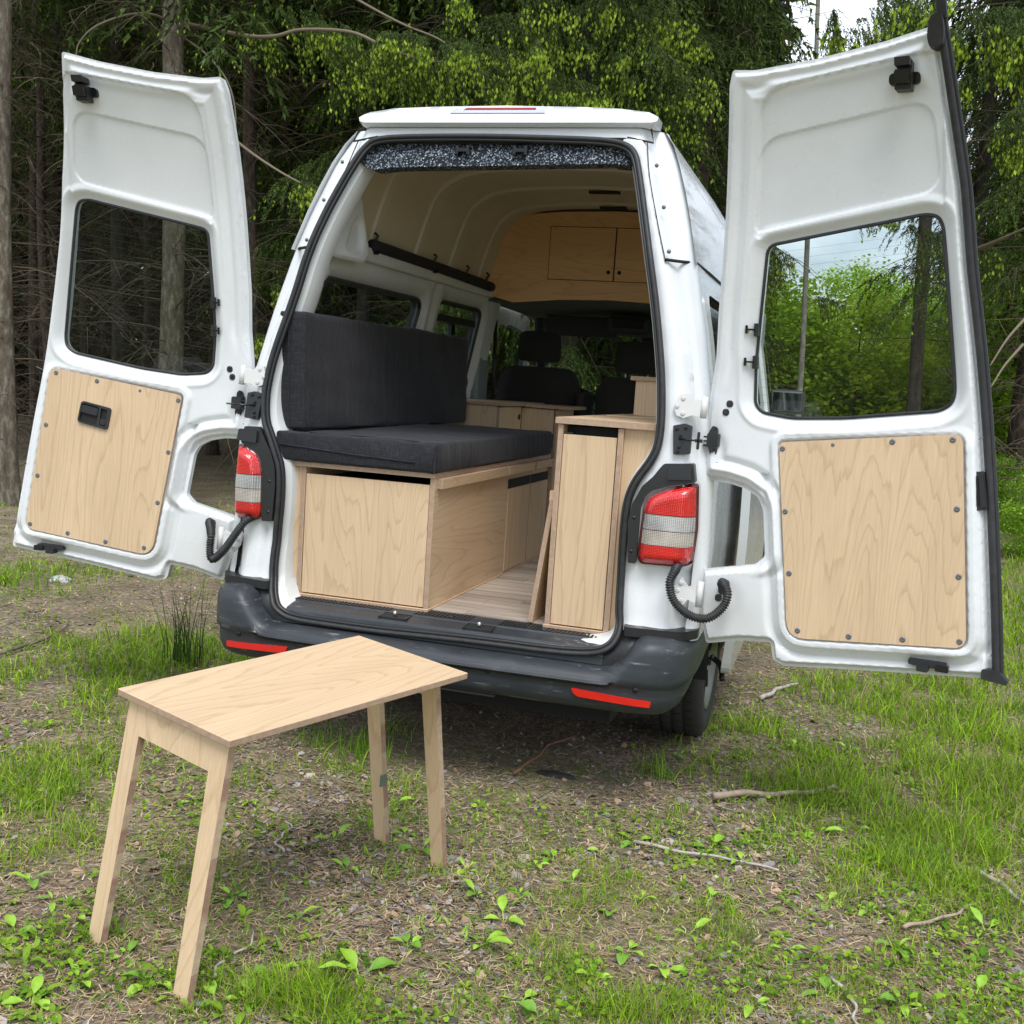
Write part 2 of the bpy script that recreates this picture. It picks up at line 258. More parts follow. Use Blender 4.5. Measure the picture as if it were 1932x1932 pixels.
def tube_geo(pts, r, n=8, cap=True):
    if not isinstance(r, (list, tuple, np.ndarray)):
        q = []
        for p in pts:
            if not q or np.linalg.norm(np.array(p, float) - q[-1]) > 4e-4: q.append(np.array(p, float))
        pts = q
    pts = [np.array(p, float) for p in pts]; rs = r if isinstance(r, (list, tuple, np.ndarray)) else [r] * len(pts)
    V = []; Fc = []; pv = None
    for i, p in enumerate(pts):
        t = pts[min(i + 1, len(pts) - 1)] - pts[max(i - 1, 0)]; t /= (np.linalg.norm(t) + 1e-9)
        if pv is None:
            a = np.array([0, 0, 1.]) if abs(t[2]) < .9 else np.array([1., 0, 0])
        else: a = pv
        s = np.cross(t, a); s /= np.linalg.norm(s); u = np.cross(s, t); pv = u
        for k in range(n):
            an = 2 * math.pi * k / n; V.append(p + (s * math.cos(an) + u * math.sin(an)) * rs[i])
    for i in range(len(pts) - 1):
        for k in range(n): Fc.append((i * n + k, i * n + (k + 1) % n, (i + 1) * n + (k + 1) % n, (i + 1) * n + k))
    if cap: Fc.append(tuple(range(n - 1, -1, -1))); Fc.append(tuple((len(pts) - 1) * n + k for k in range(n)))
    return V, Fc
def tube(name, pts, r, m, parent=None, n=8, closed=False):
    V, Fc = tube_geo(pts, r, n); o = obj(name, mesh(name, V, Fc), m, parent, True); return o
def tubes_mesh(lst, name='tubes'):
    V = []; Fc = []
    for pts, r, n in lst:
        v, f = tube_geo(pts, r, n, False); b = len(V); V += v; Fc += [tuple(i + b for i in q) for q in f]
    return mesh(name, V, Fc)
def curve(P, n=12):
    """Catmull-Rom through points"""
    P = [np.array(p, float) for p in P]; Q = [2 * P[0] - P[1]] + P + [2 * P[-1] - P[-2]]; o = []
    for i in range(1, len(Q) - 2):
        a, b, c, d = Q[i - 1:i + 3]
        for k in range(n):
            t = k / n; o.append(.5 * ((2 * b) + (c - a) * t + (2 * a - 5 * b + 4 * c - d) * t * t + (3 * b - 3 * c + d - a) * t ** 3))
    o.append(P[-1]); return o
def chaikin(P, it=2, closed=True):
    P = [tuple(p) for p in P]
    for _ in range(it):
        Q = []; n = len(P)
        for i in range(n if closed else n - 1):
            a = np.array(P[i]); b = np.array(P[(i + 1) % n]); Q += [tuple(a * .75 + b * .25), tuple(a * .25 + b * .75)]
        if not closed: Q = [P[0]] + Q + [P[-1]]
        P = Q
    return P
def round_poly(P, r, n=5):
    o = []; N_ = len(P)
    for i in range(N_):
        p = np.array(P[i], float); a = np.array(P[i - 1], float); b = np.array(P[(i + 1) % N_], float); rr = r[i] if isinstance(r, (list, tuple)) else r
        da = a - p; db = b - p; la = np.linalg.norm(da); lb = np.linalg.norm(db); q = min(rr, la * .49, lb * .49)
        A = p + da / la * q; B = p + db / lb * q
        for k in range(n + 1): t = k / n; o.append(tuple((1 - t) ** 2 * A + 2 * t * (1 - t) * p + t * t * B))
    return o
def densify(P, step):
    o = []
    for i in range(len(P)):
        a = np.array(P[i]); b = np.array(P[(i + 1) % len(P)]); n = max(1, int(round(np.linalg.norm(b - a) / step)))
        for k in range(n): o.append(tuple(a + (b - a) * k / n))
    return o
def inside(pts, poly):
    x, y = pts[:, 0], pts[:, 1]; r = np.zeros(len(pts), bool); n = len(poly)
    for i in range(n):
        x1, y1 = poly[i]; x2, y2 = poly[(i + 1) % n]
        if y1 == y2: continue
        c = ((y1 > y) != (y2 > y)) & (x < (x2 - x1) * (y - y1) / (y2 - y1) + x1); r ^= c
    return r
def sdf(pts, poly):
    d = np.full(len(pts), 1e9); n = len(poly)
    for i in range(n):
        a = np.array(poly[i]); b = np.array(poly[(i + 1) % n]); ab = b - a; L = ab @ ab
        if L < 1e-12: continue
        t = np.clip(((pts - a) @ ab) / L, 0, 1); q = pts - a - t[:, None] * ab; d = np.minimum(d, np.hypot(q[:, 0], q[:, 1]))
    return np.where(inside(pts, poly), -d, d)
def ss(x, a, b): t = np.clip((x - a) / (b - a), 0, 1); return t * t * (3 - 2 * t)
def offset_poly(P, d):
    P = np.array(P); o = []; n = len(P); A = sum(P[i][0] * P[(i + 1) % n][1] - P[(i + 1) % n][0] * P[i][1] for i in range(n)); s = 1 if A > 0 else -1
    for i in range(n):
        t = P[(i + 1) % n] - P[i - 1]; t = t / (np.linalg.norm(t) + 1e-9); o.append(tuple(P[i] + np.array([t[1], -t[0]]) * s * d))
    return o
def tri2d(outer, holes, step, extra=()):
    """constrained triangulation with inner points -> pts (n,2), tris"""
    loops = [densify(outer, step)] + [densify(h, step) for h in holes]
    P = []; E = []
    for lp in loops:
        b = len(P); P += lp; E += [(b + i, b + (i + 1) % len(lp)) for i in range(len(lp))]
    XL = [densify(h, step) for h in extra]
    for lp in XL: P += lp
    a = np.array(outer); x0, y0 = a.min(0); x1, y1 = a.max(0)
    gx, gy = np.meshgrid(np.arange(x0 + step / 2, x1, step), np.arange(y0 + step / 2, y1, step)); g = np.stack([gx.ravel(), gy.ravel()], 1)
    k = sdf(g, outer) < -step * .45
    for h in holes: k &= sdf(g, h) > step * .45
    for h in extra: k &= np.abs(sdf(g, h)) > step * .35
    P += [tuple(q) for q in g[k]]
    r = delaunay_2d_cdt([Vector(p) for p in P], E, [], 0, 1e-6)
    V = np.array([tuple(v) for v in r[0]]); T = np.array([f for f in r[2]])
    c = V[T].mean(1); k = inside(c, outer)
    for h in holes: k &= ~inside(c, h)
    return V, T[k]
def sheet(name, outer, holes, step, fn, m, parent=None, smooth=True, extra=()):
    V, T = tri2d(outer, holes, step, extra); X = fn(V)
    return obj(name, npmesh(name, X, T), m, parent, smooth)
def slab(name, outer, fn, t0, t1, m, parent=None, step=.05, holes=(), smooth=False, med=None):
    """2-D outline given thickness: fn(pts, t) -> xyz"""
    V, T = tri2d(outer, list(holes), step); n = len(V); A = fn(V, t0); B = fn(V, t1)
    from collections import Counter
    cnt = Counter(); 
    for a, b, c in T.tolist():
        for e in ((a, b), (b, c), (c, a)): cnt[e] += 1
    F2 = T.tolist() + [(c + n, b + n, a + n) for a, b, c in T.tolist()]; side = []
    for (a, b) in list(cnt):
        if (b, a) not in cnt: side.append((b, a, a + n)); side.append((b, a + n, b + n))
    me = npmesh(name, np.vstack([A, B]), np.array(F2 + side)); me.materials.append(m)
    if med:
        me.materials.append(med); idx = np.zeros(len(me.polygons), np.int32); idx[len(F2):] = 1; me.polygons.foreach_set('material_index', idx)
    return obj(name, me, None, parent, 'edge' if smooth else False, True)
def lathe(name, prof, axis, ctr, m, parent=None, n=48, smooth=True):
    V = []; Fc = []
    for r, h in prof:
        for k in range(n):
            a = 2 * math.pi * k / n; c, s = r * math.cos(a), r * math.sin(a)
            V.append([(h, c, s), (c, h, s), (c, s, h)][axis])
    for i in range(len(prof) - 1):
        for k in range(n): Fc.append((i * n + k, i * n + (k + 1) % n, (i + 1) * n + (k + 1) % n, (i + 1) * n + k))
    me = mesh(name, [tuple(np.array(v) + np.array(ctr)) for v in V], Fc)
    bm = bmesh.new(); bm.from_mesh(me); bmesh.ops.recalc_face_normals(bm, faces=bm.faces); bm.to_mesh(me); bm.free()
    return obj(name, me, m, parent, smooth)
# ================================================================== THE VAN
van = thing('camper_van', 'white high-roof camper van with both rear doors swung open, parked at the forest edge', 'van')
XSZ = [.32, .6, .9, 1.2, 1.427, 1.7, 1.94, 2.1, 2.3, 2.44]; XSX = [.925, .945, .952, .945, .915, .862, .805, .765, .70, .63]
XOZ = [.32, .6, .9, 1.16, 1.25, 1.43, 1.6, 1.76, 1.94, 2.15, 2.37, 2.44]; XOX = [.89, .90, .905, .90, .89, .862, .832, .792, .735, .662, .600, .585]
xs = lambda z: np.interp(z, XSZ, XSX); xo = lambda z: np.interp(z, XOZ, XOX)
nyr = lambda z: np.interp(z, *YR)
# opening outline (right half, then left half), measured on the rear plane, ends of lists at the middle
OR = [(-.053, 2.399), (.2, 2.393), (.423, 2.386), (.506, 2.368), (.546, 2.332), (.572, 2.251), (.617, 2.083), (.667, 1.891), (.699, 1.758), (.741, 1.547), (.757, 1.417), (.761, 1.333), (.755, 1.269), (.729, 1.215), (.69, 1.157), (.668, 1.091), (.662, 1.009), (.664, .874), (.670, .714), (.682, .65), (.680, .608), (.657, .567), (.599, .541), (.462, .530), (.2, .529)]
OL = [(0, .524), (-.236, .516), (-.447, .517), (-.592, .520), (-.651, .548), (-.682, .595), (-.703, .656), (-.711, .724), (-.711, .842), (-.702, .962), (-.706, 1.079), (-.728, 1.137), (-.758, 1.204), (-.788, 1.261), (-.80, 1.348), (-.797, 1.425), (-.783, 1.531), (-.728, 1.75), (-.702, 1.898), (-.658, 2.069), (-.608, 2.204), (-.569, 2.297), (-.545, 2.345), (-.505, 2.388), (-.345, 2.397)]
OPEN = chaikin(OR + OL, 2)
def rear_xyz(P, off=0.0): return np.stack([P[:, 0], nyr(P[:, 1]) + off, P[:, 1]], 1)
# rear face: everything between the outer corner and the opening
zz = np.linspace(.42, 2.435, 40)
ro = [(xo(z), z) for z in zz] + [(-xo(z), z) for z in zz[::-1]]
def rear_fn(P):
    X = rear_xyz(P); e = xo(P[:, 1]) - np.abs(P[:, 0])
    dr = -0 + sdf(P, OPEN)
    X[:, 1] += .055 * (1 - ss(e, 0, .05)) ** 2 + .012 * (1 - ss(dr, .0, .03))
    # small flutes pressed into the pillars
    X[:, 1] += np.where(P[:, 1] < .86, .016 * np.exp(-((np.abs(P[:, 0]) - .765) / .010) ** 2) + .03 * ss(np.abs(P[:, 0]), .835 + .1 * (P[:, 1] - .65), .865 + .1 * (P[:, 1] - .65)), 0)
    return X
rf_ = sheet('rear_frame', ro, [OPEN], .022, rear_fn, white, van, True, [[(-.88, .44), (.88, .44), (.88, .630), (-.88, .630)]])
rf_.data.materials.append(blk)
for p_ in rf_.data.polygons:
    if p_.center[2] < .630: p_.material_index = 1
# side walls
WINL = [[(.38, 1.40), (1.52, 1.40), (1.56, 1.855), (.44, 1.855)], [(1.76, 1.40), (2.54, 1.40), (2.52, 1.875), (1.79, 1.875)]]
FWIN = [(2.95, 1.33), (3.75, 1.33), (3.55, 1.80), (3.05, 1.84)]
def side_outline(ylo, yhi, zt=1.94):
    return [(ylo(zt), zt)] + [(ylo(z), z) for z in np.linspace(zt - .1, .36, 16)] + [(.58, .36)]
def arch(yc, r, z0=.36, n=14):
    a0 = math.asin((z0 - .34) / r); return [(yc - r * math.cos(t), .34 + r * math.sin(t)) for t in np.linspace(a0, math.pi - a0, n)]
yb = lambda z: yr(z) + .11
def wall_poly(skip_door):
    P = [(yb(z), z) for z in np.linspace(1.94, .61, 14)] + [q for q in arch(.95, .42) if q[0] > .95 or q[1] > .61]
    if skip_door: P += [(1.62, .36), (1.62, 1.90), (2.72, 1.90), (2.72, .36)]
    P += arch(3.95, .42) + [(4.7, .40), (4.82, .6), (4.80, .95), (4.62, 1.06), (4.25, 1.14), (3.95, 1.42), (3.62, 1.90), (3.4, 1.94)]
    return P
def wall_fn(s):
    def f(P):
        x = xs(P[:, 1]); nose = .22 * ss(P[:, 0], 4.0, 4.85) ** 1.5 + .05 * ss(P[:, 0], 3.0, 4.2); return np.stack([s * (x - nose), P[:, 0], P[:, 1]], 1)
    return f
def rw(P): return round_poly(P, .07, 4)
sheet('side_panel', wall_poly(False), [rw(WINL[0]), rw(WINL[1]), rw(FWIN)], .05, wall_fn(-1), white, van)
sheet('side_panel', wall_poly(True), [rw(WINL[0]), rw(FWIN)], .05, wall_fn(1), white, van)
# corner between rear face and side walls
for s in (-1, 1):
    V = []; Fc = []; zl = np.linspace(.61, 2.435, 48); nn = 7
    for z in zl:
        for k in range(nn):
            t = k / (nn - 1) * math.pi / 2; x0 = xo(z); y0 = yr(z) + .055; x1 = xs(z); y1 = yb(z)
            V.append((s * (x0 + (x1 - x0) * math.sin(t)), y0 + (y1 - y0) * (1 - math.cos(t)), z))
    for i in range(len(zl) - 1):
        for k in range(nn - 1): a = i * nn + k; Fc.append((a, a + 1, a + nn + 1, a + nn))
    obj('corner_pillar', mesh('p', V, Fc), white, van, True)
# high roof shell, outside and inside
RP = [(.805, 1.94), (.765, 2.1), (.735, 2.2), (.70, 2.3), (.665, 2.38), (.62, 2.445), (.56, 2.485), (.47, 2.508), (.3, 2.522), (0, 2.53)]
RP = RP + [(-x, z) for x, z in RP[-2::-1]]
def roof(name, inset, ys, m, yb0, zscale):
    V = []; Fc = []; n = len(RP)
    for i, y in enumerate(ys):
        k = zscale(y)
        for x, z in RP:
            cx = (abs(x) - inset) * (1 if x >= 0 else -1) if abs(x) > .01 else 0; zc = 1.94 + (z - 1.94 - inset * ss(z, 2.3, 2.5)) * k
            V.append((cx * (1 - .05 * (1 - k)), max(y, yb0(z)) if i == 0 else y, zc))
    for i in range(len(ys) - 1):
        for k in range(n - 1): a = i * n + k; Fc.append((a, a + 1, a + n + 1, a + n))
    return obj(name, mesh(name, V, Fc), m, van, True)
roof('high_roof', 0, [0, .5, .9, 1.4, 2, 2.5, 2.8, 3.1, 3.4, 3.6, 3.7], white, lambda z: yr(z) + .06, lambda y: 1 - .92 * ss(y, 2.3, 3.75) ** 1.3)
roof('roof_liner', .045, [.0, .5, .9, 1.4, 2, 2.5], liner, lambda z: yr(z) + .14, lambda y: 1)
# raised ribs of the liner
for y in (.80, 1.33, 1.82, 2.31):
    V = []; Fc = []; n = len(RP); R2 = np.array([(x, z) for x, z in RP]); dense = []
    for i in range(n - 1):
        for k in range(4): dense.append(R2[i] + (R2[i + 1] - R2[i]) * k / 4)
    dense.append(R2[-1]); prof = [(-.036, .0), (-.028, .015), (.028, .015), (.036, .0)]
    for x, z in dense:
        for dy, dh in prof:
            ins = .045 + dh - .001; V.append(((abs(x) - ins) * (1 if x >= 0 else -1) if abs(x) > .02 else 0, y + dy, 1.94 + (z - 1.94 - ins * ss(z, 2.3, 2.5))))
    for i in range(len(dense) - 1):
        for k in range(3): a = i * 4 + k; Fc.append((a, a + 1, a + 5, a + 4))
    obj('roof_rib', mesh('rib', V, Fc), liner_rib, van, 'edge')
# panel joints either side of each rib (thin dark gaps)
for y in (.760, 1.290, 1.780, 2.270):
    P = [((abs(x) - .047) * (1 if x > 0 else -1), y, 1.94 + (z - 1.94 - .047 * float(ss(np.float64(z), 2.3, 2.5)))) for x, z in RP if abs(x) > .1]
    obj('liner_joint', tubes_mesh([(P[:9], .0022, 4)]), blk_matt, van)
box('liner_slot', (.0, .16), (1.80, 1.84), (2.452, 2.462), blk_matt, van); box('liner_slot', (-.05, .10), (2.29, 2.33), (2.452, 2.462), blk_matt, van)
# roof cap over the doors with its lip and third brake light
def cap_fn(P):
    t = ss(P[:, 1], 2.425, 2.45); X = rear_xyz(P); X[:, 1] += -.045 * t + .05 * ss(P[:, 1], 2.47, 2.53); return X
cap_o = [(-.565, 2.437), (.607, 2.437), (.612, 2.468), (.57, 2.492), (.456, 2.514), (.312, 2.524), (0, 2.532), (-.3, 2.528), (-.464, 2.521), (-.548, 2.497), (-.58, 2.468)]
def slabfn(f): return lambda P, t: f(P) + np.array([0, t, 0])
slab('roof_spoiler', cap_o, slabfn(cap_fn), 0, .09, white, van, .02, smooth=True)
def rr(P, t): X = rear_xyz(P); X[:, 1] += t; return X
bl = slab('third_brake_light', [(-.205, 2.488), (.175, 2.488), (.155, 2.527), (-.185, 2.527)], lambda P, t: cap_fn(P) + np.array([0, t - .006, 0]), 0, .01, mat('frosted_plastic', (.55, .57, .62), .3), van, .02)
slab('red_strip', [(-.16, 2.507), (.13, 2.507), (.125, 2.519), (-.155, 2.519)], lambda P, t: cap_fn(P) + np.array([0, t - .009, 0]), 0, .006, mat('dark_red_lens', (.28, .01, .02), .2), bl, .02)
# dark joint lines of the pillar trims, the trim strips and their screws
for s in (-1, 1):
    cx = lambda a: a if s > 0 else -a - (.0 if a > .6 else .0)
    L1 = [(.578, 2.378), (.607, 2.243), (.665, 2.057), (.704, 1.942)]; P = [(s * x, yr(z) - .002, z) for x, z in L1]
    obj('trim_joint', tubes_mesh([(curve(P, 6), .0022, 6)]), blk_matt, van)
    P = [(s * .704, yr(1.942) - .002, 1.942), (s * .75, yr(1.94) + .03, 1.941), (s * .80, .24, 1.945), (s * .806, .6, 1.945), (s * .806, 1.6, 1.945), (s * .806, 2.6, 1.945)]
    obj('roof_joint', tubes_mesh([(P, .006, 6)]), blk_matt, van)
    P = [(s * .50, yr(2.405) - .002, 2.398), (s * .60, yr(2.39) - .001, 2.378), (s * .585, yr(2.43) - .004, 2.43)]
    obj('cap_joint', tubes_mesh([(P, .004, 6)]), blk_matt, van)
    for x, z in ((.626, 2.29), (.673, 2.134), (.713, 1.972)):
        lathe('trim_screw', [(0, -.004), (.006, -.003), (.008, 0)], 1, (s * x, yr(z) - .001 + .003, z), screw_m, van, 12)
# inner jamb: ring that steps inwards behind the seal
cen = np.array([0, 1.5]); OP = np.array(densify(OPEN, .03)); nO = len(OP)
def inset_ring(d):
    o = []
    for i in range(nO):
        a = OP[i - 1]; b = OP[(i + 1) % nO]; t = b - a; t /= np.linalg.norm(t); nrm = np.array([-t[1], t[0]])
        if (cen - OP[i]) @ nrm < 0: nrm = -nrm
        o.append(OP[i] + nrm * d)
    return np.array(o)
rings = [(0, .004), (.004, .03), (.028, .042), (.034, .06), (.042, .12), (.034, .135), (-.01, .16)]
V = []; Fc = []
for d, yo in rings:
    for x, z in inset_ring(d): V.append((x, yr(z) + yo, z))
for i in range(len(rings) - 1):
    for k in range(nO): a = i * nO + k; b = i * nO + (k + 1) % nO; Fc.append((a, b, b + nO, a + nO))
obj('door_jamb', mesh('jamb', V, Fc), white_in, van, 'edge')
# rubber seal round the opening: fat bead and a lip
def ring_tube(name, d, yo, r, m, n=8, flat=1.0):
    R_ = inset_ring(d); V = []; Fc = []; Rn = inset_ring(d + .01)
    for i, (x, z) in enumerate(R_):
        nn_ = (Rn[i] - R_[i]); nn_ /= np.linalg.norm(nn_)
        for k in range(n): a = 2 * math.pi * k / n; V.append((x + nn_[0] * r * math.cos(a), yr(z) + yo + r * flat * math.sin(a), z + nn_[1] * r * math.cos(a)))
    for i in range(nO):
        for k in range(n): a = i * n + k; b = i * n + (k + 1) % n; c = ((i + 1) % nO) * n; Fc.append((a, b, c + (k + 1) % n, c + k))
    return obj(name, mesh(name, V, Fc), m, van, True)
ring_tube('door_seal', .000, -.010, .0105, rubber, 10, 1.4); ring_tube('seal_lip', .014, -.002, .0075, blk, 8, 1.6)
# speckled foam strip under the roof edge and its two clips
fo = round_poly([(-.55, 2.395), (.54, 2.395), (.56, 2.33), (.53, 2.29), (.47, 2.300), (-.42, 2.275), (-.50, 2.262), (-.56, 2.29), (-.57, 2.34)], .025)
slab('foam_strip', fo, lambda P, t: rr(P, t) + np.array([0, .012, 0]) * 1, .012, .10, speckle, van, .03)
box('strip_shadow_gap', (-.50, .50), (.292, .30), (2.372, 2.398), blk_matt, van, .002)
for x in (-.135, .096):
    c = thing  # clip = small bracket
    obj('strike_clip', bm_mesh(join_bm([box_bm((x - .02, x + .02), (.262, .30), (2.336, 2.352), .002), box_bm((x - .028, x - .016), (.262, .30), (2.326, 2.362), .002), box_bm((x + .016, x + .028), (.262, .30), (2.326, 2.362), .002)])), gloss_blk, van)
# inner left and right walls with pressed window surrounds
def inner_poly(skip): 
    P = [(.16, .60), (1.5, .60)]
    if skip: P += [(1.62, .60), (1.62, 1.90), (2.72, 1.90), (2.72, .60)]
    return P + [(2.75, .60), (2.75, 1.97), (.42, 1.97), (.16, 1.5)]
def inner_fn(s, holes):
    def f(P):
        z = P[:, 1]; x = np.interp(z, [.6, 1.2, 1.43, 1.7, 1.97], [.84, .85, .825, .775, .725])
        for h in holes:
            d = sdf(P, h); x = x + .055 * (1 - ss(d, .0, .05)) + .012 * (1 - ss(np.abs(d - .09), 0, .02))
        x = x + .02 * np.exp(-((P[:, 0] - 1.65) / .04) ** 2) - .01 * np.exp(-((P[:, 0] - 1.65) / .12) ** 2)
        return np.stack([s * x, P[:, 0], z], 1)
    return f
W0 = [rw(w) for w in WINL]
sheet('inner_wall', inner_poly(False), W0, .03, inner_fn(-1, W0), white_in, van)
sheet('inner_wall', inner_poly(True), W0[:1], .03, inner_fn(1, W0[:1]), white_in, van)
box('cant_rail', (-.765, -.70), (.30, 2.55), (1.955, 2.02), white_in, van, .012, 2); box('cant_rail', (.70, .765), (.30, 2.55), (1.955, 2.02), white_in, van, .012, 2)
def pane(name, P, s, m, dx=-.03):
    return slab(name, P, lambda Q, t: np.stack([s * (xs(Q[:, 1]) + dx + t), Q[:, 0], Q[:, 1]], 1), 0, .005, m, van, .12)
for s in (-1, 1):
    pane('side_window', W0[0], s, glass_dark); pane('cab_window', rw(FWIN), s, glass_tint, -.06)
    for w in ((W0 if s < 0 else W0[:1])):
        P = [(s * (float(xs(z)) - .045), y, z) for y, z in w] ; obj('window_gasket', tubes_mesh([(P + P[:1], .013, 6)]), rubber, van)
sw = pane('side_window', W0[1], -1, glass_dark)
obj('window_bar', bm_mesh(join_bm([box_bm((-.86, -.83), (2.18, 2.24), (1.40, 1.80), .004), box_bm((-.865, -.80), (1.80, 2.50), (1.775, 1.815), .004)])), blk, van)
# triangular rear quarter reinforcement with its drop-shaped hollow
def plate(name, pix, P3, m, thick, step, hollow=None, depth=.02):
    """pressed plate: outline measured in the picture, lying in the plane through the three points P3"""
    A, B, Cc = [np.array(p) for p in P3]; e1 = B - A; e1 /= np.linalg.norm(e1); nn = np.cross(e1, Cc - A); nn /= np.linalg.norm(nn); e2 = np.cross(nn, e1)
    if nn @ (CAM - A) < 0: nn = -nn
    def to2(px, py): v = ray(px, py); t = (nn @ (A - CAM)) / (nn @ v); X = CAM + v * t - A; return (float(X @ e1), float(X @ e2))
    O_ = round_poly([to2(*q) for q in pix], .012, 4); H_ = chaikin([to2(*q) for q in hollow], 2) if hollow else None
    def f(P):
        d = ss(sdf(P, O_), -.012, 0) * -thick
        if H_: dh = sdf(P, H_); d = d - depth * (1 - ss(dh, -.022, .006))
        return A + P[:, :1] * e1 + P[:, 1:] * e2 + nn * d[:, None]
    return sheet(name, O_, [], step, f, m, van, True)
gus = plate('gusset_plate', [(617, 480), (667, 362), (683, 356), (700, 480), (691, 497)], [atY(617, 480, .24), atY(691, 497, .58), atY(676, 358, .50)], white_in, .012, .008,
            [(652, 474), (677, 482), (689, 471), (687, 420), (677, 405), (667, 421), (657, 454)], .022)
# black blind roller along the left cant rail, with hooks
rod = tube('blind_roller', curve([(-.70, .74, 2.03), (-.705, 1.2, 2.028), (-.70, 1.8, 2.022), (-.69, 2.42, 2.012)], 8), .027, blk_matt, van, 10)
for y in (.76, 1.5, 2.0, 2.35): obj('roller_hook', tubes_mesh([([(-.70, y, 2.045), (-.685, y, 2.075), (-.70, y, 2.085)], .007, 6), ([(-.725, y, 2.0), (-.68, y, 2.0)], .010, 6)]), gloss_blk, rod)
# floor and planks
box('floor_base', (-.84, .84), (.02, 2.8), (.53, .577), under, van, 0)
fl = obj('floor', bm_mesh(box_bm((-.12, .50), (.10, 2.75), (.577, .580), 0)), planks[0], van)
random.seed(4)
yy = .098; i = 0
while yy < 2.6:
    xsplit = [-.12, random.choice([.18, .05, .30, .99]), .50]
    for a, b in ((xsplit[0], min(xsplit[1], .5)), (xsplit[1], .5)):
        if b - a > .02: box('plank', (a + .0006, b - .0006), (yy + .0006, yy + .0994), (.580, .5852), planks[random.randrange(5)], fl, .0006)
    yy += .10; i += 1
# ribbed sill tread with the two striker pockets
def sill_prof():
    V = []; Fc = []
    xsn = np.linspace(-.615, .635, 40); pr = [(.105, .578), (.0, .577), (-.006, .572), (-.040, .567), (-.072, .560), (-.084, .550), (-.088, .53), (-.092, .505)]
    for x in xsn:
        for y, z in pr: V.append((x, y, z))
    n = len(pr)
    for i in range(len(xsn) - 1):
        for k in range(n - 1): a = i * n + k; Fc.append((a, a + 1, a + n + 1, a + n))
    return mesh('sill', V, Fc)
sill = obj('sill_tread', sill_prof(), bumpm, van, False)
rib = bm_mesh(join_bm([box_bm((x, x + .009), (.002, .10), (.5765, .5805), 0) for x in np.arange(-.62, .60, .016) if not (-.235 < x < -.125 or .10 < x < .21)]))
tag(obj('tread_rib', rib, blk, sill), kind='stuff')
for x in (-.18, .155):
    st = obj('striker_pocket', bm_mesh(join_bm([box_bm((x - .05, x + .05), (-.066, -.012), (.556, .5705), .002)])), blk_matt, sill)
    obj('pocket_rim', bm_mesh(join_bm([box_bm((x - .056, x - .048), (-.072, -.006), (.556, .5725), .001), box_bm((x + .048, x + .056), (-.072, -.006), (.556, .5725), .001), box_bm((x - .056, x + .056), (-.012, -.005), (.558, .5755), .001)])), blk, sill)
    tube('striker_bolt', [(x, -.042, .570), (x, -.042, .590)], .0075, steel, sill, 10)
for x in (-.45, .38, .02, .52): lathe('sill_rivet', [(0, .006), (.009, .004), (.011, 0)], 2, (x, .035, .578), blk, sill, 12)
# bumper
def bumper():
    path = [(-.955, .50), (-.957, .25), (-.955, .12), (-.945, .02), (-.925, -.06), (-.885, -.12), (-.83, -.155), (-.76, -.172), (-.70, -.178)]
    path = path + [(x, -.182 - .012 * (1 - (x / .7) ** 2)) for x in np.linspace(-.62, .62, 26)] + [(-x, y) for x, y in path[::-1]]
    path = [tuple(p) for p in curve([(x, y, 0) for x, y in path], 3)]
    V = []; Fc = []; n = None
    for i, p in enumerate(path):
        p = np.array(p[:2]); a = np.array(path[max(i - 1, 0)][:2]); b = np.array(path[min(i + 1, len(path) - 1)][:2]); t = (b - a) / np.linalg.norm(b - a); nin = np.array([-t[1], t[0]])
        k = float(ss(np.float64(abs(p[0])), .66, .80)); zt = .500 + .125 * k
        side = float(ss(np.float64(p[1]), -.05, .15))
        pr = [(.17 - .09 * side, zt + .004), (.10 - .03 * side, zt + .003), (.055, zt), (.026, zt - .008), (.008, zt - .026), (.001, zt - .05), (0, .485 if k > .3 else .468), (.001, .466), (.010, .458), (.013, .45), (.014, .42), (.017, .395), (.027, .372), (.05, .357), (.10, .348), (.16, .348)]
        lift = .24 * float(ss(np.float64(p[1]), -.14, .40)) if abs(p[0]) > .8 else 0
        pr = [(d, z + lift * (1 - float(ss(np.float64(z), .33, .56)))) for d, z in pr]
        for d, z in pr: q = p + nin * d; V.append((q[0], q[1], z))
        n = len(pr)
    for i in range(len(path) - 1):
        for k in range(n - 1): a = i * n + k; Fc.append((a, a + 1, a + n + 1, a + n))
    return mesh('bumper', V, Fc)
bmp = obj('bumper', bumper(), bumpm, van, True)
box('bumper_shelf', (-.70, .70), (-.10, .06), (.40, .498), blk, bmp, .004, 1)
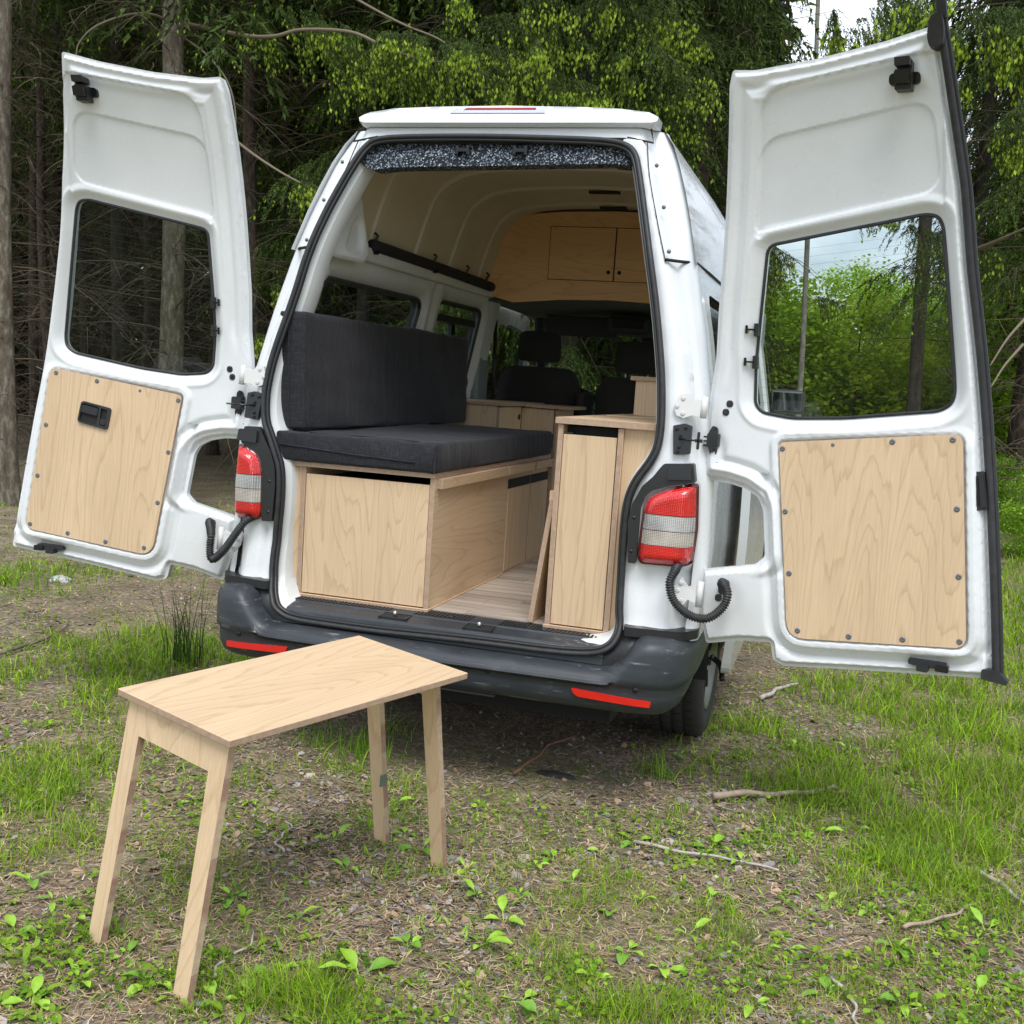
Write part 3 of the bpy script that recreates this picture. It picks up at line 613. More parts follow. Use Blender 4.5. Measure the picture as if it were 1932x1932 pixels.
for s in (-1, 1):
    cp = round_poly([(.70, -.085), (.90, -.055), (.945, .02), (.945, .10), (.72, .06), (.69, -.02)], .02)
    slab('bumper_cap', cp, lambda P, t, s=s: np.stack([s * P[:, 0], P[:, 1], t + 0 * P[:, 0]], 1), .618, .650, blk, bmp, .03, smooth=True)
    rf = round_poly([(.548, .433), (.826, .415), (.824, .393), (.575, .405), (.558, .414)], .006, 3)
    def rfn(P, t, s=s):
        bx = np.array([.5, .6, .70, .76, .83, .885, .925]); by = np.array([-.188, -.184, -.178, -.172, -.155, -.12, -.06]); return np.stack([s * P[:, 0], np.interp(P[:, 0], bx, by) + .012 - t, P[:, 1]], 1)
    slab('reflector', rf, rfn, 0, .008, refl_red, bmp, .025, smooth=False)
    for x in (.769, .24):
        y0 = float(np.interp(x, [.5, .7, .76, .83], [-.188, -.178, -.172, -.155]))
        if x < .5: y0 = -.192
        lathe('parking_sensor', [(.0, -.003), (.008, -.003), (.0085, 0), (.011, -.001), (.0125, .003)], 1, (s * x, y0 + .010, .452), blk, bmp, 20)
obj('number_plate_bay', bm_mesh(box_bm((-.27, .27), (-.172, -.16), (.355, .36), 0)), blk, bmp)
# underside; low boxes added to keep light off the ground below
box('underbody', (-.66, .66), (.0, 4.5), (.27, .53), under, van, 0); box('sill_shade_box', (-.91, -.60), (1.42, 3.5), (.26, .42), under, van, .01); box('sill_shade_box', (.60, .90), (1.42, 3.5), (.26, .42), under, van, .01); box('tank_shade_box', (-.62, .55), (1.5, 2.7), (.20, .36), under, van, .03); box('axle_shade_box', (-.66, .66), (.85, 1.05), (.24, .36), under, van, .04); box('spare_shade_box', (-.3, .35), (.3, 1.0), (.24, .35), under, van, .05, 2)
lathe('exhaust_pipe', [(.03, -.1), (.03, .3), (.026, .3), (.026, -.1)], 1, (.42, .12, .335), mat('dull_steel', (.22, .2, .18), .5, .6), van, 16)
for s in (-1, 1):
    V = []; Fc = []
    for i, t in enumerate(np.linspace(0, math.pi, 18)): V += [(s * .60, .95 - .41 * math.cos(t), .34 + .41 * math.sin(t)), (s * .935, .95 - .41 * math.cos(t), .34 + .41 * math.sin(t))]
    for i in range(17): Fc.append((2 * i, 2 * i + 1, 2 * i + 3, 2 * i + 2))
    obj('wheel_arch', mesh('arch', V, Fc), under, van, True)
# wheels
def wheel(x, y, s):
    w = lathe('wheel', [(.21, .02), (.215, -.085), (.25, -.105), (.30, -.108), (.328, -.098), (.338, -.08), (.3385, -.062), (.332, -.060), (.332, -.052), (.340, -.050), (.3405, -.018), (.333, -.016), (.333, -.006), (.3405, -.004), (.3405, .028), (.333, .03), (.333, .04), (.340, .042), (.339, .072), (.333, .088), (.305, .106), (.255, .104), (.215, .09), (.21, .02)], 0, (0, 0, 0), tyre_m, van, 72)
    w.location = (x, y, .335); w.scale[0] = 1.08
    # tread sipes
    sb = []
    for k in range(44):
        a = 2 * math.pi * k / 44
        for h0, h1 in ((-.078, -.062), (-.05, -.018), (-.004, .028), (.042, .07)):
            b_ = box_bm((h0, h1), (-.0025, .0025), (.336, .3412), 0); bmesh.ops.rotate(b_, cent=(0, 0, 0), matrix=Matrix.Rotation(a + h0 * 1.5, 3, 'X'), verts=b_.verts); sb.append(b_)
    tag(obj('tread_sipe', bm_mesh(join_bm(sb)), blk_matt, w), kind='stuff')
    rim = lathe('rim', [(.0, s * .075), (.05, s * .08), (.07, s * .07), (.10, s * .06), (.17, s * .075), (.20, s * .098), (.218, s * .10), (.222, s * .08), (.21, 0)], 0, (0, 0, 0), alloy, w, 48)
    sp = []
    for k in range(10):
        b_ = box_bm((s * .062 - .02, s * .062 + .022), (-.016, .016), (.085, .185), .006); bmesh.ops.rotate(b_, cent=(0, 0, 0), matrix=Matrix.Rotation(2 * math.pi * k / 10, 3, 'X'), verts=b_.verts); sp.append(b_)
    obj('hubcap_slot', bm_mesh(join_bm(sp)), blk_matt, w)
    return w
for x, y in ((.802, .95), (-.802, .95), (.802, 3.95), (-.802, 3.95)): wheel(x, y, 1 if x > 0 else -1)
# tail lights and their black surrounds
TLR = [(.907, 1.170), (.878, 1.165), (.806, 1.147), (.754, 1.124), (.731, 1.106), (.722, 1.076), (.714, .892), (.727, .869), (.881, .873), (.910, .885), (.917, 1.009)]
TLL = [(-.893, 1.165), (-.865, 1.166), (-.806, 1.142), (-.782, 1.112), (-.773, 1.066), (-.767, .90), (-.780, .876), (-.880, .872), (-.902, .885), (-.908, 1.02)]
def clip(P, lo, hi):
    def half(Q, z, keep_above):
        o = []
        for i in range(len(Q)):
            a, b = Q[i - 1], Q[i]; ia = (a[1] >= z) == keep_above; ib = (b[1] >= z) == keep_above
            if ia != ib: t = (z - a[1]) / (b[1] - a[1]); o.append((a[0] + (b[0] - a[0]) * t, z))
            if ib: o.append(b)
        return o
    return half(half(P, lo, True), hi, False)
for s, P in ((1, TLR), (-1, TLL)):
    P = round_poly(P, .015, 3)
    def lf(Q, t, P=P): d = -sdf(Q, P); X = rear_xyz(Q); X[:, 1] += np.where(np.full(len(Q), t) < 0, t - .03 * ss(d, 0, .035), t) + .035 * ss(np.abs(Q[:, 0]), .85, .93); return X
    tl = slab('tail_light', P, lf, .05, -.018, mat('dark_red_rim', (.07, .003, .004), .15, Coat_Weight=1), van, .009, smooth=True)
    Pi = [tuple(np.array(p)) for p in round_poly([((x - s * .81) * .90 + s * .812, (z - 1.02) * .94 + 1.018) for x, z in P], .001, 1)]
    for k, (lo, hi, m) in enumerate(((1.053, 1.2, red_lens), (.998, 1.050, clear_lens), (.945, .995, amber_lens), (.8, .942, red_lens))):
        q = clip(Pi, lo, hi)
        slab('lens', q, lambda Q, t, P=P, lf=lf: lf(Q, -.018) + np.array([0, -t, 0]), .0, .005, m, tl, .0085, smooth=True)
TRR = [(.783, 1.228), (.885, 1.236), (.897, 1.172), (.806, 1.152), (.747, 1.130), (.722, 1.106), (.712, 1.063), (.712, .868), (.684, .868), (.672, 1.011), (.682, 1.076), (.713, 1.144), (.748, 1.179), (.771, 1.213)]
TRL = [(-.862, 1.235), (-.800, 1.237), (-.775, 1.2), (-.742, 1.145), (-.722, 1.09), (-.716, 1.02), (-.724, .874), (-.768, .872), (-.773, 1.060), (-.785, 1.115), (-.806, 1.142), (-.872, 1.170)]
for P in (TRR, TRL):
    sf = slab('lamp_surround', round_poly(P, .006, 2), lambda Q, t: rr(Q, t), -.022, .03, blk, van, .03)
    sx = 1 if P[0][0] > 0 else -1
    for z in (1.03, .91): lathe('surround_screw', [(0, -.002), (.005, -.002), (.007, .002)], 1, (sx * .693 if sx > 0 else -.742, -.022, z), gloss_blk, sf, 12)
    st = round_poly([(sx * .80, 1.175), (sx * .885, 1.180), (sx * .88, 1.225), (sx * .80, 1.222)], .006, 2); slab('surround_step', st, lambda Q, t: rr(Q, t), -.034, -.02, blk, sf, .05)
# hinges, check plates
for s in (-1, 1):
    for nm, pts, zc, bolts, barrel in (('upper_hinge', [(.794, 1.428), (.812, 1.47), (.838, 1.475), (.855, 1.452), (.900, 1.460), (.900, 1.400), (.862, 1.402), (.832, 1.390), (.808, 1.398)], 1.43, [(.806, 1.43), (.826, 1.458), (.829, 1.406)], (.900, 1.395, 1.468)),
                                       ('lower_hinge', [(.853, .808), (.878, .836), (.900, .805), (.945, .820), (.945, .750), (.905, .762), (.885, .735), (.862, .765)], .79, [(.877, .818), (.868, .79), (.884, .757)], (.945, .74, .83))):
        off = -.012; h = slab('hinge', [(s * x, z) for x, z in pts], lambda Q, t: rr(Q, t), off - .006, off + .012, hinge_m, van, .04)
        for x, z in bolts: lathe('bolt', [(0, -.006), (.007, -.005), (.009, 0)], 1, (s * x, yr(z) + off - .006, z), hinge_m, h, 6, False)
        b0, z0, z1 = barrel; tube('barrel', [(s * b0, yr(z0) - .015, z0), (s * b0, yr(z1) - .015, z1)], .012, hinge_m, h, 12)
    cp = slab('check_plate', round_poly([(s * .800, 1.362), (s * .839, 1.372), (s * .866, 1.364), (s * .868, 1.268), (s * .811, 1.262)], .004, 2), lambda Q, t: rr(Q, t), -.020, .005, blk, van, .04)
    for x, z in ((.815, 1.352), (.845, 1.358), (.826, 1.275), (.828, 1.29), (.83, 1.33)): lathe('bolt', [(0, -.007), (.006, -.006), (.0065, 0)], 1, (s * x, yr(z) - .020, z), gloss_blk, cp, 6, False)
    z = 1.318; tube('check_rod', [(s * .825, .0, z), (s * .86, -.035, z), (s * (.90), -.045, z)] + ([(s * .935, -.03, z)] if s < 0 else []), .0035, gloss_blk, cp, 8)
    if s > 0: obj('rod_end', bm_mesh(join_bm([box_bm((.893, .902), (-.05, -.036), (1.288, 1.348), .002), box_bm((.886, .912), (-.05, -.038), (1.312, 1.324), .002)])), blk, cp)
# ------------------------------------------------------------------ rear doors
HX, HY, HLX, HLY = .9299, .0558, -.0013, .0453
_wz = np.linspace(.2, 3.0, 561); _w = np.interp(_wz, [.4, 1.45, 1.7, 2.07, 2.3, 2.6, 2.8], [0, 0, -.03, -.10, -.17, -.305, -.405]); _k = np.ones(45) / 45; _w = np.convolve(np.pad(_w, 22, 'edge'), _k, 'valid'); _w = np.convolve(np.pad(_w, 10, 'edge'), np.ones(21) / 21, 'valid'); DW = (list(_wz), list(_w))
OUT = [(.05, 2.520), (.123, 2.514), (.325, 2.531), (.53, 2.561), (.681, 2.592), (.694, 2.522), (.727, 2.34), (.764, 2.151), (.795, 1.92), (.842, 1.66), (.873, 1.465), (.918, 1.178), (.946, .97), (.968, .80), (.985, .655), (.78, .630), (.551, .602), (.324, .571), (.285, .586), (.272, .645), (.166, .633), (.040, .600), (.005, .71), (-.001, .86), (.19, .904), (.222, .935), (.2, 1.096), (.18, 1.135), (.135, 1.160), (.07, 1.174), (-.032, 1.178), (-.036, 1.25), (-.025, 1.487), (-.012, 1.605), (-.01, 1.756), (.004, 2.0), (.02, 2.277), (.036, 2.474)]
GLA = round_poly([(.158, 1.985), (.66, 2.078), (.700, 2.072), (.716, 2.04), (.787, 1.540), (.782, 1.50), (.745, 1.474), (.45, 1.430), (.27, 1.416), (.165, 1.428), (.138, 1.455), (.132, 1.60)], .03, 4)
PLY = round_poly([(.246, 1.333), (.828, 1.408), (.905, .742), (.338, .678)], [.02, .035, .04, .06], 6)
SA = round_poly([(.145, 2.45), (.70, 2.525), (.72, 2.10), (.125, 2.00)], [.09, .05, .02, .02], 8)
SB = round_poly([(.135, 2.31), (.672, 2.398), (.708, 2.145), (.118, 2.022)], [.08, .075, .07, .03], 8)
OUTR = round_poly(OUT, .011, 3)
SCREWS = [(.8001, 1.3878), (.6176, 1.3658), (.4281, 1.3386), (.2606, 1.3122), (.8341, 1.1734), (.8606, .9631), (.8834, .7609), (.7121, .7378), (.5421, .718), (.3716, .7086), (.2904, 1.1024), (.3239, .8961)]
def door_xyz(s, th):
    ct, st = math.cos(th), math.sin(th)
    def F(P, w):
        u, z = P[:, 0], P[:, 1]; ww = np.interp(z, *DW) + w
        return np.stack([s * (HX - u * ct + ww * st + HLX * (z - 1)), HY - u * st - ww * ct + HLY * (z - 1), z], 1)
    return F
def door_h(P):
    u, z = P[:, 0], P[:, 1]; e = -sdf(P, OUTR); dg = sdf(P, GLA); dp = sdf(P, PLY); da = sdf(P, SA); db = sdf(P, SB)
    h = .024 * (1 - ss(e, .010, .021))
    h += .026 * (1 - ss(dg, .002, .042)) * (dg > -.05) - .004 * np.exp(-((dg - .048) / .008) ** 2)
    h += .010 * (1 - ss(da, -.004, .003)) * ss(dg, .03, .05) + .0060 * (1 - ss(db, -.003, .002)) * ss(dg, .03, .05)
    hinge_side = ss(z, 1.5, 1.65) * (1 - ss(u, .14, .2))
    for c, a_, wd in ((.055, .009, .012), (.088, -.004, .008)): h += hinge_side * a_ * np.exp(-((e - c) / wd) ** 2)
    top = ss(z, 2.42, 2.47) * ss(u, .1, .2); h += top * (.005 * np.exp(-((e - .038) / .010) ** 2) - .008 * np.exp(-((e - .065) / .018) ** 2))
    low = 1 - ss(z, 1.36, 1.44)
    h += -.014 * (1 - ss(dp, .026, .040)) * low * ss(dp, .002, .008)
    lo2 = np.clip((1 - ss(u, .34, .46)) * (z < 1.22) + (1 - ss(z, .72, .78)), 0, 1)
    h += lo2 * .016 * np.exp(-((dp - .060) / .014) ** 2) * (dp > 0)
    notch = (1 - ss(u, .28, .34)) * ss(z, .86, .9) * (1 - ss(z, 1.24, 1.34)); h += notch * (-.016 * np.exp(-((e - .045) / .012) ** 2) + .012 * np.exp(-((e - .078) / .012) ** 2))
    # recess round the check-strap bracket and a dent for the latch, upper corner
    h += .010 * np.exp(-(((u - .005) / .028) ** 2 + ((z - 1.318) / .045) ** 2)) - .008 * np.exp(-(((u - .60) / .05) ** 2 + ((z - 2.455) / .03) ** 2))
    # swelling lower edge towards the latch
    h += -.006 * ss(u, .55, .75) * np.exp(-((z - .70 - .02 * u) / .016) ** 2)
    return h
EX = [offset_poly(OUTR, -.009), offset_poly(OUTR, -.0145), offset_poly(OUTR, -.021), offset_poly(SA, -.004), offset_poly(SA, .003), offset_poly(SB, -.003), offset_poly(SB, .002), offset_poly(PLY, .004), offset_poly(PLY, .026)]
DV, DT = tri2d(OUTR, [GLA], .0056, EX); DH = door_h(DV)
doors = {}
for s, th in ((-1, 3.0304), (1, 2.8954)):
    F = door_xyz(s, th)
    d = obj('rear_door', npmesh('rear_door', F(DV, DH), DT), white, van, True)
    d['label'] = 'left rear door, smaller in the picture, with a black pull handle' if s < 0 else 'right rear door with a black rubber seal down its outer edge'
    doors[s] = (d, F)
    def P1(u, z, w=0.0): return tuple(F(np.array([[u, z]]), w)[0])
    fs = lambda Q, t: F(Q, t)
    slab('door_skin', OUTR, fs, .0285, .052, white, d, .09, [GLA], smooth=False)
    obj('window_gasket', tubes_mesh([([P1(u, z, .026) for u, z in GLA + GLA[:2]], .006, 6)]), rubber, d)
    GL2 = [((u - .46) * 1.03 + .46, (z - 1.75) * 1.03 + 1.75) for u, z in GLA]
    slab('window_pane', GL2, fs, .030, .034, glass_tint if s < 0 else glass_clear, d, .08, smooth=True)
    # heater wires baked on the glass
    wl = []
    for k in range(20):
        f_ = (k + .8) / 21; za, zb = 1.44 + (1.99 - 1.44) * f_, 1.50 + (2.06 - 1.50) * f_; ua = .15; ub = .775 - .07 * f_
        wl.append(([P1(ua + (ub - ua) * t, za + (zb - za) * t, .0285) for t in (0, .25, .5, .75, 1)], .0003 if s > 0 else .0004, 3))
    tag(obj('heater_wires', tubes_mesh(wl), wire, d), kind='stuff')
    me_ = EDGE[1]
    pp = slab('trim_panel', PLY, fs, -.0165, -.004, plyZ if s > 0 else plyZ3, d, .05, med=EDGE[1])
    for i, (u, z) in enumerate(SCREWS):
        c = np.array(P1(u, z, -.0165)); c2 = np.array(P1(u, z, -.0245)); nv = (c2 - c) / np.linalg.norm(c2 - c)
        bare = i == 2
        V = []; Fc = []; prof = [(.0095, 0), (.0088, .0022), (.004, .0035), (.0028, .0022), (0, .0022)] if not bare else [(.0065, .0004), (.005, .0006), (.002, .0002), (0, .0001)]
        ax = np.cross(nv, [0, 0, 1.]); ax /= np.linalg.norm(ax); ay = np.cross(nv, ax)
        for r_, hh in prof:
            for k in range(16): a = 2 * math.pi * k / 16; V.append(c + nv * hh + (ax * math.cos(a) + ay * math.sin(a)) * r_)
        for q in range(len(prof) - 1):
            for k in range(16): Fc.append((q * 16 + k, q * 16 + (k + 1) % 16, (q + 1) * 16 + (k + 1) % 16, (q + 1) * 16 + k))
        obj('screw', mesh('screw', V, Fc), screw_m, d, True)
    # small fittings
    def dbox(name, u, z, w0, w1, m, r=.004, parent=None, n=3): return slab(name, round_poly([(u[0], z[0]), (u[1], z[0]), (u[1], z[1]), (u[0], z[1])], r, n), fs, w0, w1, m, parent or d, .2)
    for u, z in ((.056, 1.45), (.044, 1.42)):
        dbox('plug', (u - .012, u + .012), (z - .012, z + .012), -.0025, .0, rubber, .0119, n=6); dbox('plug', (u - .006, u + .006), (z - .006, z + .006), -.0045, .0, gloss_blk, .0059, n=6)
    for z in (1.706, 1.597):
        dbox('window_tie', (.126, .142), (z - .022, z + .022), .004, .026, blk, .003)
        dbox('window_tie', (.104, .130), (z - .003, z + .003), -.010, .004, gloss_blk, .002); dbox('window_tie', (.100, .108), (z - .014, z + .014), -.010, -.004, gloss_blk, .003)
    # check strap bracket
    slab('strap_bracket', round_poly([(.000, 1.37), (.020, 1.365), (.024, 1.27), (.002, 1.262), (-.012, 1.30), (-.014, 1.34)], .01, 3), fs, -.004, .008, gloss_blk, d, .1)
    dbox('strap_bracket', (-.008, .032), (1.296, 1.344), -.026, -.002, blk, .006)
    for z in (1.30, 1.315, 1.33): dbox('strap_bracket', (-.022, .0), (z - .003, z + .003), -.022, -.012, blk, .002)
    for z in (1.283, 1.362): dbox('strap_bolt', (.000, .014), (z - .007, z + .007), -.009, -.003, gloss_blk, .0069, n=5)
    # latches, top and bottom
    u0 = .600; z0 = 2.458
    lt = dbox('top_latch', (u0 - .052, u0 + .040), (z0 - .022, z0 + .010), -.006, .012, gloss_blk, .014, n=5)
    dbox('top_latch', (u0 - .028, u0 + .020), (z0 - .042, z0 + .012), -.040, .0, blk, .004); dbox('top_latch', (u0 - .026, u0 + .018), (z0 + .018, z0 + .040), -.055, -.004, blk, .003); dbox('top_latch', (u0 + .008, u0 + .020), (z0 - .01, z0 + .036), -.03, 0, blk, .003)
    dbox('top_latch', (u0 - .026, u0 + .018), (z0 - .030, z0 + .004), -.060, -.035, gloss_blk, .006)
    dbox('bottom_latch', (.735, .850), (.662, .682), -.012, .03, blk, .006); dbox('bottom_latch', (.765, .80), (.648, .670), -.030, .0, blk, .004); dbox('bottom_latch', (.82, .86), (.655, .676), -.02, .0, gloss_blk, .004)
    # seam groove across the pressing
    obj('panel_seam', tubes_mesh([([P1(u, 1.236 + (u + .03) * .125, -.0002) for u in (-.028, .0, .03)], .0012, 4)]), screw_m, d)
    obj('panel_seam', tubes_mesh([([P1(u, 1.395 - (.87 - u) * .4, -.0002) for u in (.872, .90)], .0012, 4)]), screw_m, d)
# pull handle in the left panel
d, F = doors[-1]
fs = lambda Q, t: F(Q, t)
HP = round_poly([(.545, 1.260), (.677, 1.283), (.692, 1.197), (.558, 1.172)], .014, 5)
HH = round_poly([(.597, 1.262), (.671, 1.275), (.684, 1.202), (.606, 1.188)], .010, 4); HK = round_poly([(.560, 1.253), (.588, 1.258), (.593, 1.190), (.567, 1.185)], .004, 3)
hd = slab('pull_handle', HP, fs, -.026, -.0168, blk, d, .02, [HH, HK], smooth=True)
slab('handle_hollow', HP, lambda Q, t: F(Q, t), -.0172, -.0168, blk_matt, d, .1)
slab('handle_grip', round_poly([(.600, 1.256), (.669, 1.268), (.676, 1.238), (.604, 1.226)], .007, 4), fs, -.027, -.022, gloss_blk, d, .1)
slab('lock_catch', round_poly([(.564, 1.214), (.588, 1.218), (.591, 1.194), (.569, 1.190)], .004, 3), fs, -.0265, -.019, gloss_blk, d, .1)
# right door: outer grip pocket, rubber seal
d, F = doors[1]
fs = lambda Q, t: F(Q, t)
slab('grip_pocket', round_poly([(.860, 1.292), (.900, 1.298), (.923, 1.180), (.880, 1.172)], .01, 4), fs, -.004, .02, blk, d, .1)
slab('grip_hollow', round_poly([(.868, 1.280), (.884, 1.282), (.898, 1.190), (.884, 1.186)], .005, 4), fs, -.0055, .01, blk_matt, d, .1)
slab('grip_bar', round_poly([(.886, 1.284), (.899, 1.286), (.919, 1.190), (.903, 1.186)], .004, 3), fs, -.012, .01, gloss_blk, d, .1)
se = [(.684, 2.600), (.700, 2.52), (.733, 2.34), (.770, 2.151), (.802, 1.92), (.849, 1.66), (.881, 1.465), (.926, 1.178), (.955, .97), (.977, .80), (.994, .655)]
sp_ = [tuple(F(np.array([[u, z]]), .012)[0]) for u, z in densify(se, .05)[:-1] if u > .6]
sp_ = [p for p in sp_ if True]
zlist = np.linspace(2.60, .655, 60); ue = lambda z: float(np.interp(z, [p[1] for p in se[::-1]], [p[0] for p in se[::-1]]))
sp_ = [tuple(F(np.array([[ue(z) + .004, z]]), .010)[0]) for z in zlist]
seal = obj('edge_seal', tubes_mesh([(sp_, .0125, 10)]), rubber, d, True)
obj('seal_bead', tubes_mesh([([tuple(F(np.array([[ue(z) + .018, z]]), .016)[0]) for z in zlist], .008, 8)]), blk, d, True)
slab('seal_end', round_poly([(.668, 2.600), (.70, 2.61), (.708, 2.56), (.705, 2.525), (.668, 2.520), (.660, 2.55)], .012, 3), fs, -.030, .02, rubber, d, .1)
slab('seal_end', round_poly([(.682, 2.66), (.705, 2.665), (.712, 2.60), (.684, 2.59)], .006, 3), fs, -.012, .012, rubber, d, .1)
slab('seal_end', round_poly([(.955, .685), (1.0, .69), (1.035, .660), (1.03, .648), (.955, .655)], .006, 3), fs, -.012, .02, rubber, d, .1)
# corrugated cable hoses between lamp and door
def hose(name, pts):
    P = curve(pts, 26); L = [0]
    for i in range(1, len(P)): L.append(L[-1] + np.linalg.norm(P[i] - P[i - 1]))
    ss_ = np.arange(0, L[-1], .0022); Q = [np.array([np.interp(t, L, [p[k] for p in P]) for k in range(3)]) for t in ss_]
    return tube(name, Q, [.0145 + .0028 * math.sin(t / .0085 * 2 * math.pi) for t in ss_], rubber, van, 12)
hr_ = P1R = F(np.array([[.097, .812]]), -.012)[0]
hose('cable_hose', [(.862, .0, .885), (.858, -.05, .865), (.846, -.075, .82), (.868, -.085, .762), (.925, -.085, .720), (.985, -.08, .716), (1.03, -.06, .755), (1.042, -.045, .80), tuple(hr_ + [0, -.03, .022]), tuple(hr_ + [-.006, -.004, .012])])
slab('hose_boot', round_poly([(.078, .838), (.114, .842), (.116, .79), (.08, .786)], .017, 5), fs, -.016, .0, rubber, d, .1)
slab('plug', round_poly([(.066, .785), (.09, .787), (.09, .76), (.066, .76)], .0115, 6), fs, -.003, .0, gloss_blk, d, .1)
d, F = doors[-1]; hl_ = F(np.array([[.088, .825]]), -.01)[0]
hose('cable_hose', [(-.815, .0, .885), (-.825, -.045, .868), (-.856, -.06, .818), (-.90, -.065, .752), (-.948, -.06, .708), (-.968, -.055, .716), (-.974, -.05, .755), (-.974, -.045, .80), tuple(hl_ + [0, -.02, .014]), tuple(hl_)])
slab('hose_boot', round_poly([(.076, .845), (.100, .85), (.102, .79), (.078, .786)], .011, 5), lambda Q, t: F(Q, t), -.012, .0, rubber, d, .1)
# ------------------------------------------------------------------ sliding door standing open, right side
sdo = [(.66, .34), (1.78, .34), (1.78, 1.90), (.72, 1.90)]
sdw = round_poly([(.82, 1.38), (1.66, 1.38), (1.66, 1.80), (.88, 1.80)], .06)
slab('sliding_door', round_poly(sdo, .05), lambda Q, t: np.stack([xs(Q[:, 1]) + t, Q[:, 0], Q[:, 1]], 1), .050, .085, white, van, .08, [sdw], smooth=False)
slab('sliding_door_window', sdw, lambda Q, t: np.stack([xs(Q[:, 1]) + t, Q[:, 0], Q[:, 1]], 1), .064, .069, glass_dark, van, .2)
tube('sliding_door_arm', curve([(.93, .72, .40), (.97, .74, .36), (.985, .70, .31)], 6), .012, blk, van)
# ------------------------------------------------------------------ cab
def front():
    V = []; Fc = []; xsn = np.linspace(-1, 1, 13)
    pr = [(4.70, .40, .82), (4.84, .55, .80), (4.86, .80, .80), (4.80, .97, .80), (4.62, 1.07, .80), (4.25, 1.155, .84)]
    for y, z, w in pr:
        for a in xsn: V.append((a * (w - .05), y + .10 * (1 - a * a) , z + .02 * (1 - a * a)))
    for i in range(len(pr) - 1):
        for k in range(12): a = i * 13 + k; Fc.append((a, a + 1, a + 14, a + 13))
    return mesh('front', V, Fc)
obj('front_panel', front(), white, van, True)
def wsh(P, t): return np.stack([P[:, 0], np.interp(P[:, 1], [1.14, 1.90], [4.27, 3.62]) + .08 * (1 - (P[:, 0] / .8) ** 2) + t, P[:, 1]], 1)
slab('windscreen', [(-.80, 1.14), (.80, 1.14), (.70, 1.92), (-.70, 1.92)], wsh, 0, .006, glass_tint, van, .15, smooth=True)
def pil(s): return tubes_mesh([([(s * .82, 4.27, 1.12), (s * .76, 3.9, 1.55), (s * .72, 3.60, 1.93)], .035, 8)])
for s in (-1, 1):
    obj('windscreen_pillar', pil(s), cab_m, van, True)
    bp_ = box('door_pillar', (s * .83 - .035, s * .83 + .035), (2.60, 2.80), (.6, 1.96), mat('pillar_trim', (.22, .25, .24), .6), van, .02, 2)
    box('cab_door_trim', (s * .84 - .03, s * .84 + .03), (2.82, 4.1), (.5, 1.32), cab_m, van, .02)
    tube('grab_belt', [(s * .79, 2.86, 1.85), (s * .78, 2.88, 1.2)], .012, blk, van)
    box('sun_visor', (s * .38 - .24, s * .38 + .24), (3.42, 3.46), (1.80, 1.93), cab_m, van, .01, 2)
hl = sheet('cab_headliner', [(-.80, 2.50), (.80, 2.50), (.76, 3.66), (-.76, 3.66)], [], .1, lambda P: np.stack([P[:, 0], P[:, 1], 1.935 + .03 * (1 - (P[:, 0] / .8) ** 2) - .03 * ss(P[:, 1], 3.2, 3.7)], 1), mat('grey_headliner', (.10, .12, .115), .85), van)
cons = box('overhead_console', (-.16, .12), (3.2, 3.5), (1.82, 1.93), cab_m, van, .02, 2); box('console_slot', (-.12, .08), (3.18, 3.22), (1.855, 1.915), blk_matt, cons, .004)
mr = box('rear_view_mirror', (-.02, .20), (3.66, 3.69), (1.76, 1.83), blk, van, .02, 3); box('mirror_glass', (.09, .19), (3.652, 3.664), (1.768, 1.822), mat('mirror', (.8, .82, .8), .02, 1), mr, .004)
box('dashboard', (-.80, .80), (3.75, 4.25), (.9, 1.20), cab_m, van, .05, 3); box('instrument_hood', (-.62, -.15), (3.70, 3.95), (1.15, 1.30), cab_m, van, .06, 3)
V, Fc = tube_geo([(-.40 + .20 * math.cos(a), 3.56 - .06 * math.sin(a), 1.26 + .19 * math.sin(a)) for a in np.linspace(0, 2 * math.pi, 33)], .016, 8, False)
stw = obj('steering_wheel', mesh('sw', V, Fc), gloss_blk, van, True); tube('steering_spoke', [(-.58, 3.56, 1.26), (-.22, 3.56, 1.26)], .02, blk, stw)
box('cab_floor', (-.80, .80), (2.7, 4.2), (.45, .56), cab_m, van, 0)
def seat(x, w, z1, hw, hz0, hz1, arm):
    st = obj('front_seat', bm_mesh(join_bm([box_bm((x - w, x + w), (3.15, 3.6), (.75, .95), .05, 3)])), seat_m, van, True)
    P = round_poly([(x - w, .85), (x + w, .85), (x + w * .98, z1 - .1), (x + w * .78, z1), (x - w * .78, z1), (x - w * .98, z1 - .1)], .09, 6)
    slab('seat_back', P, lambda Q, t: np.stack([Q[:, 0], 3.16 - .14 * (Q[:, 1] - .9) + t * (1.0 - 0 * Q[:, 1]) - .03 * ss(-sdf(Q, P), 0, .08) * (1 if t < .05 else -1), Q[:, 1]], 1), 0, .10, seat_m, st, .03, smooth=True)
    Hh = round_poly([(x - hw, hz0), (x + hw, hz0), (x + hw * .9, hz1), (x - hw * .9, hz1)], .05, 6)
    slab('headrest', Hh, lambda Q, t: np.stack([Q[:, 0], 3.04 + t - .025 * ss(-sdf(Q, Hh), 0, .05) * (1 if t < .05 else -1), Q[:, 1]], 1), 0, .09, seat_m, st, .025, smooth=True)
    for q in (-.07, .07): tube('headrest_post', [(x + q, 3.09, z1 - .03), (x + q, 3.09, hz0 + .02)], .006, steel, st)
    if arm: box('armrest', (x + w + .01, x + w + .06), (3.0, 3.3), (1.2, 1.44), seat_m, st, .02, 3)
seat(-.555, .27, 1.578, .135, 1.61, 1.80, True); seat(.08, .255, 1.545, .135, 1.575, 1.765, False)
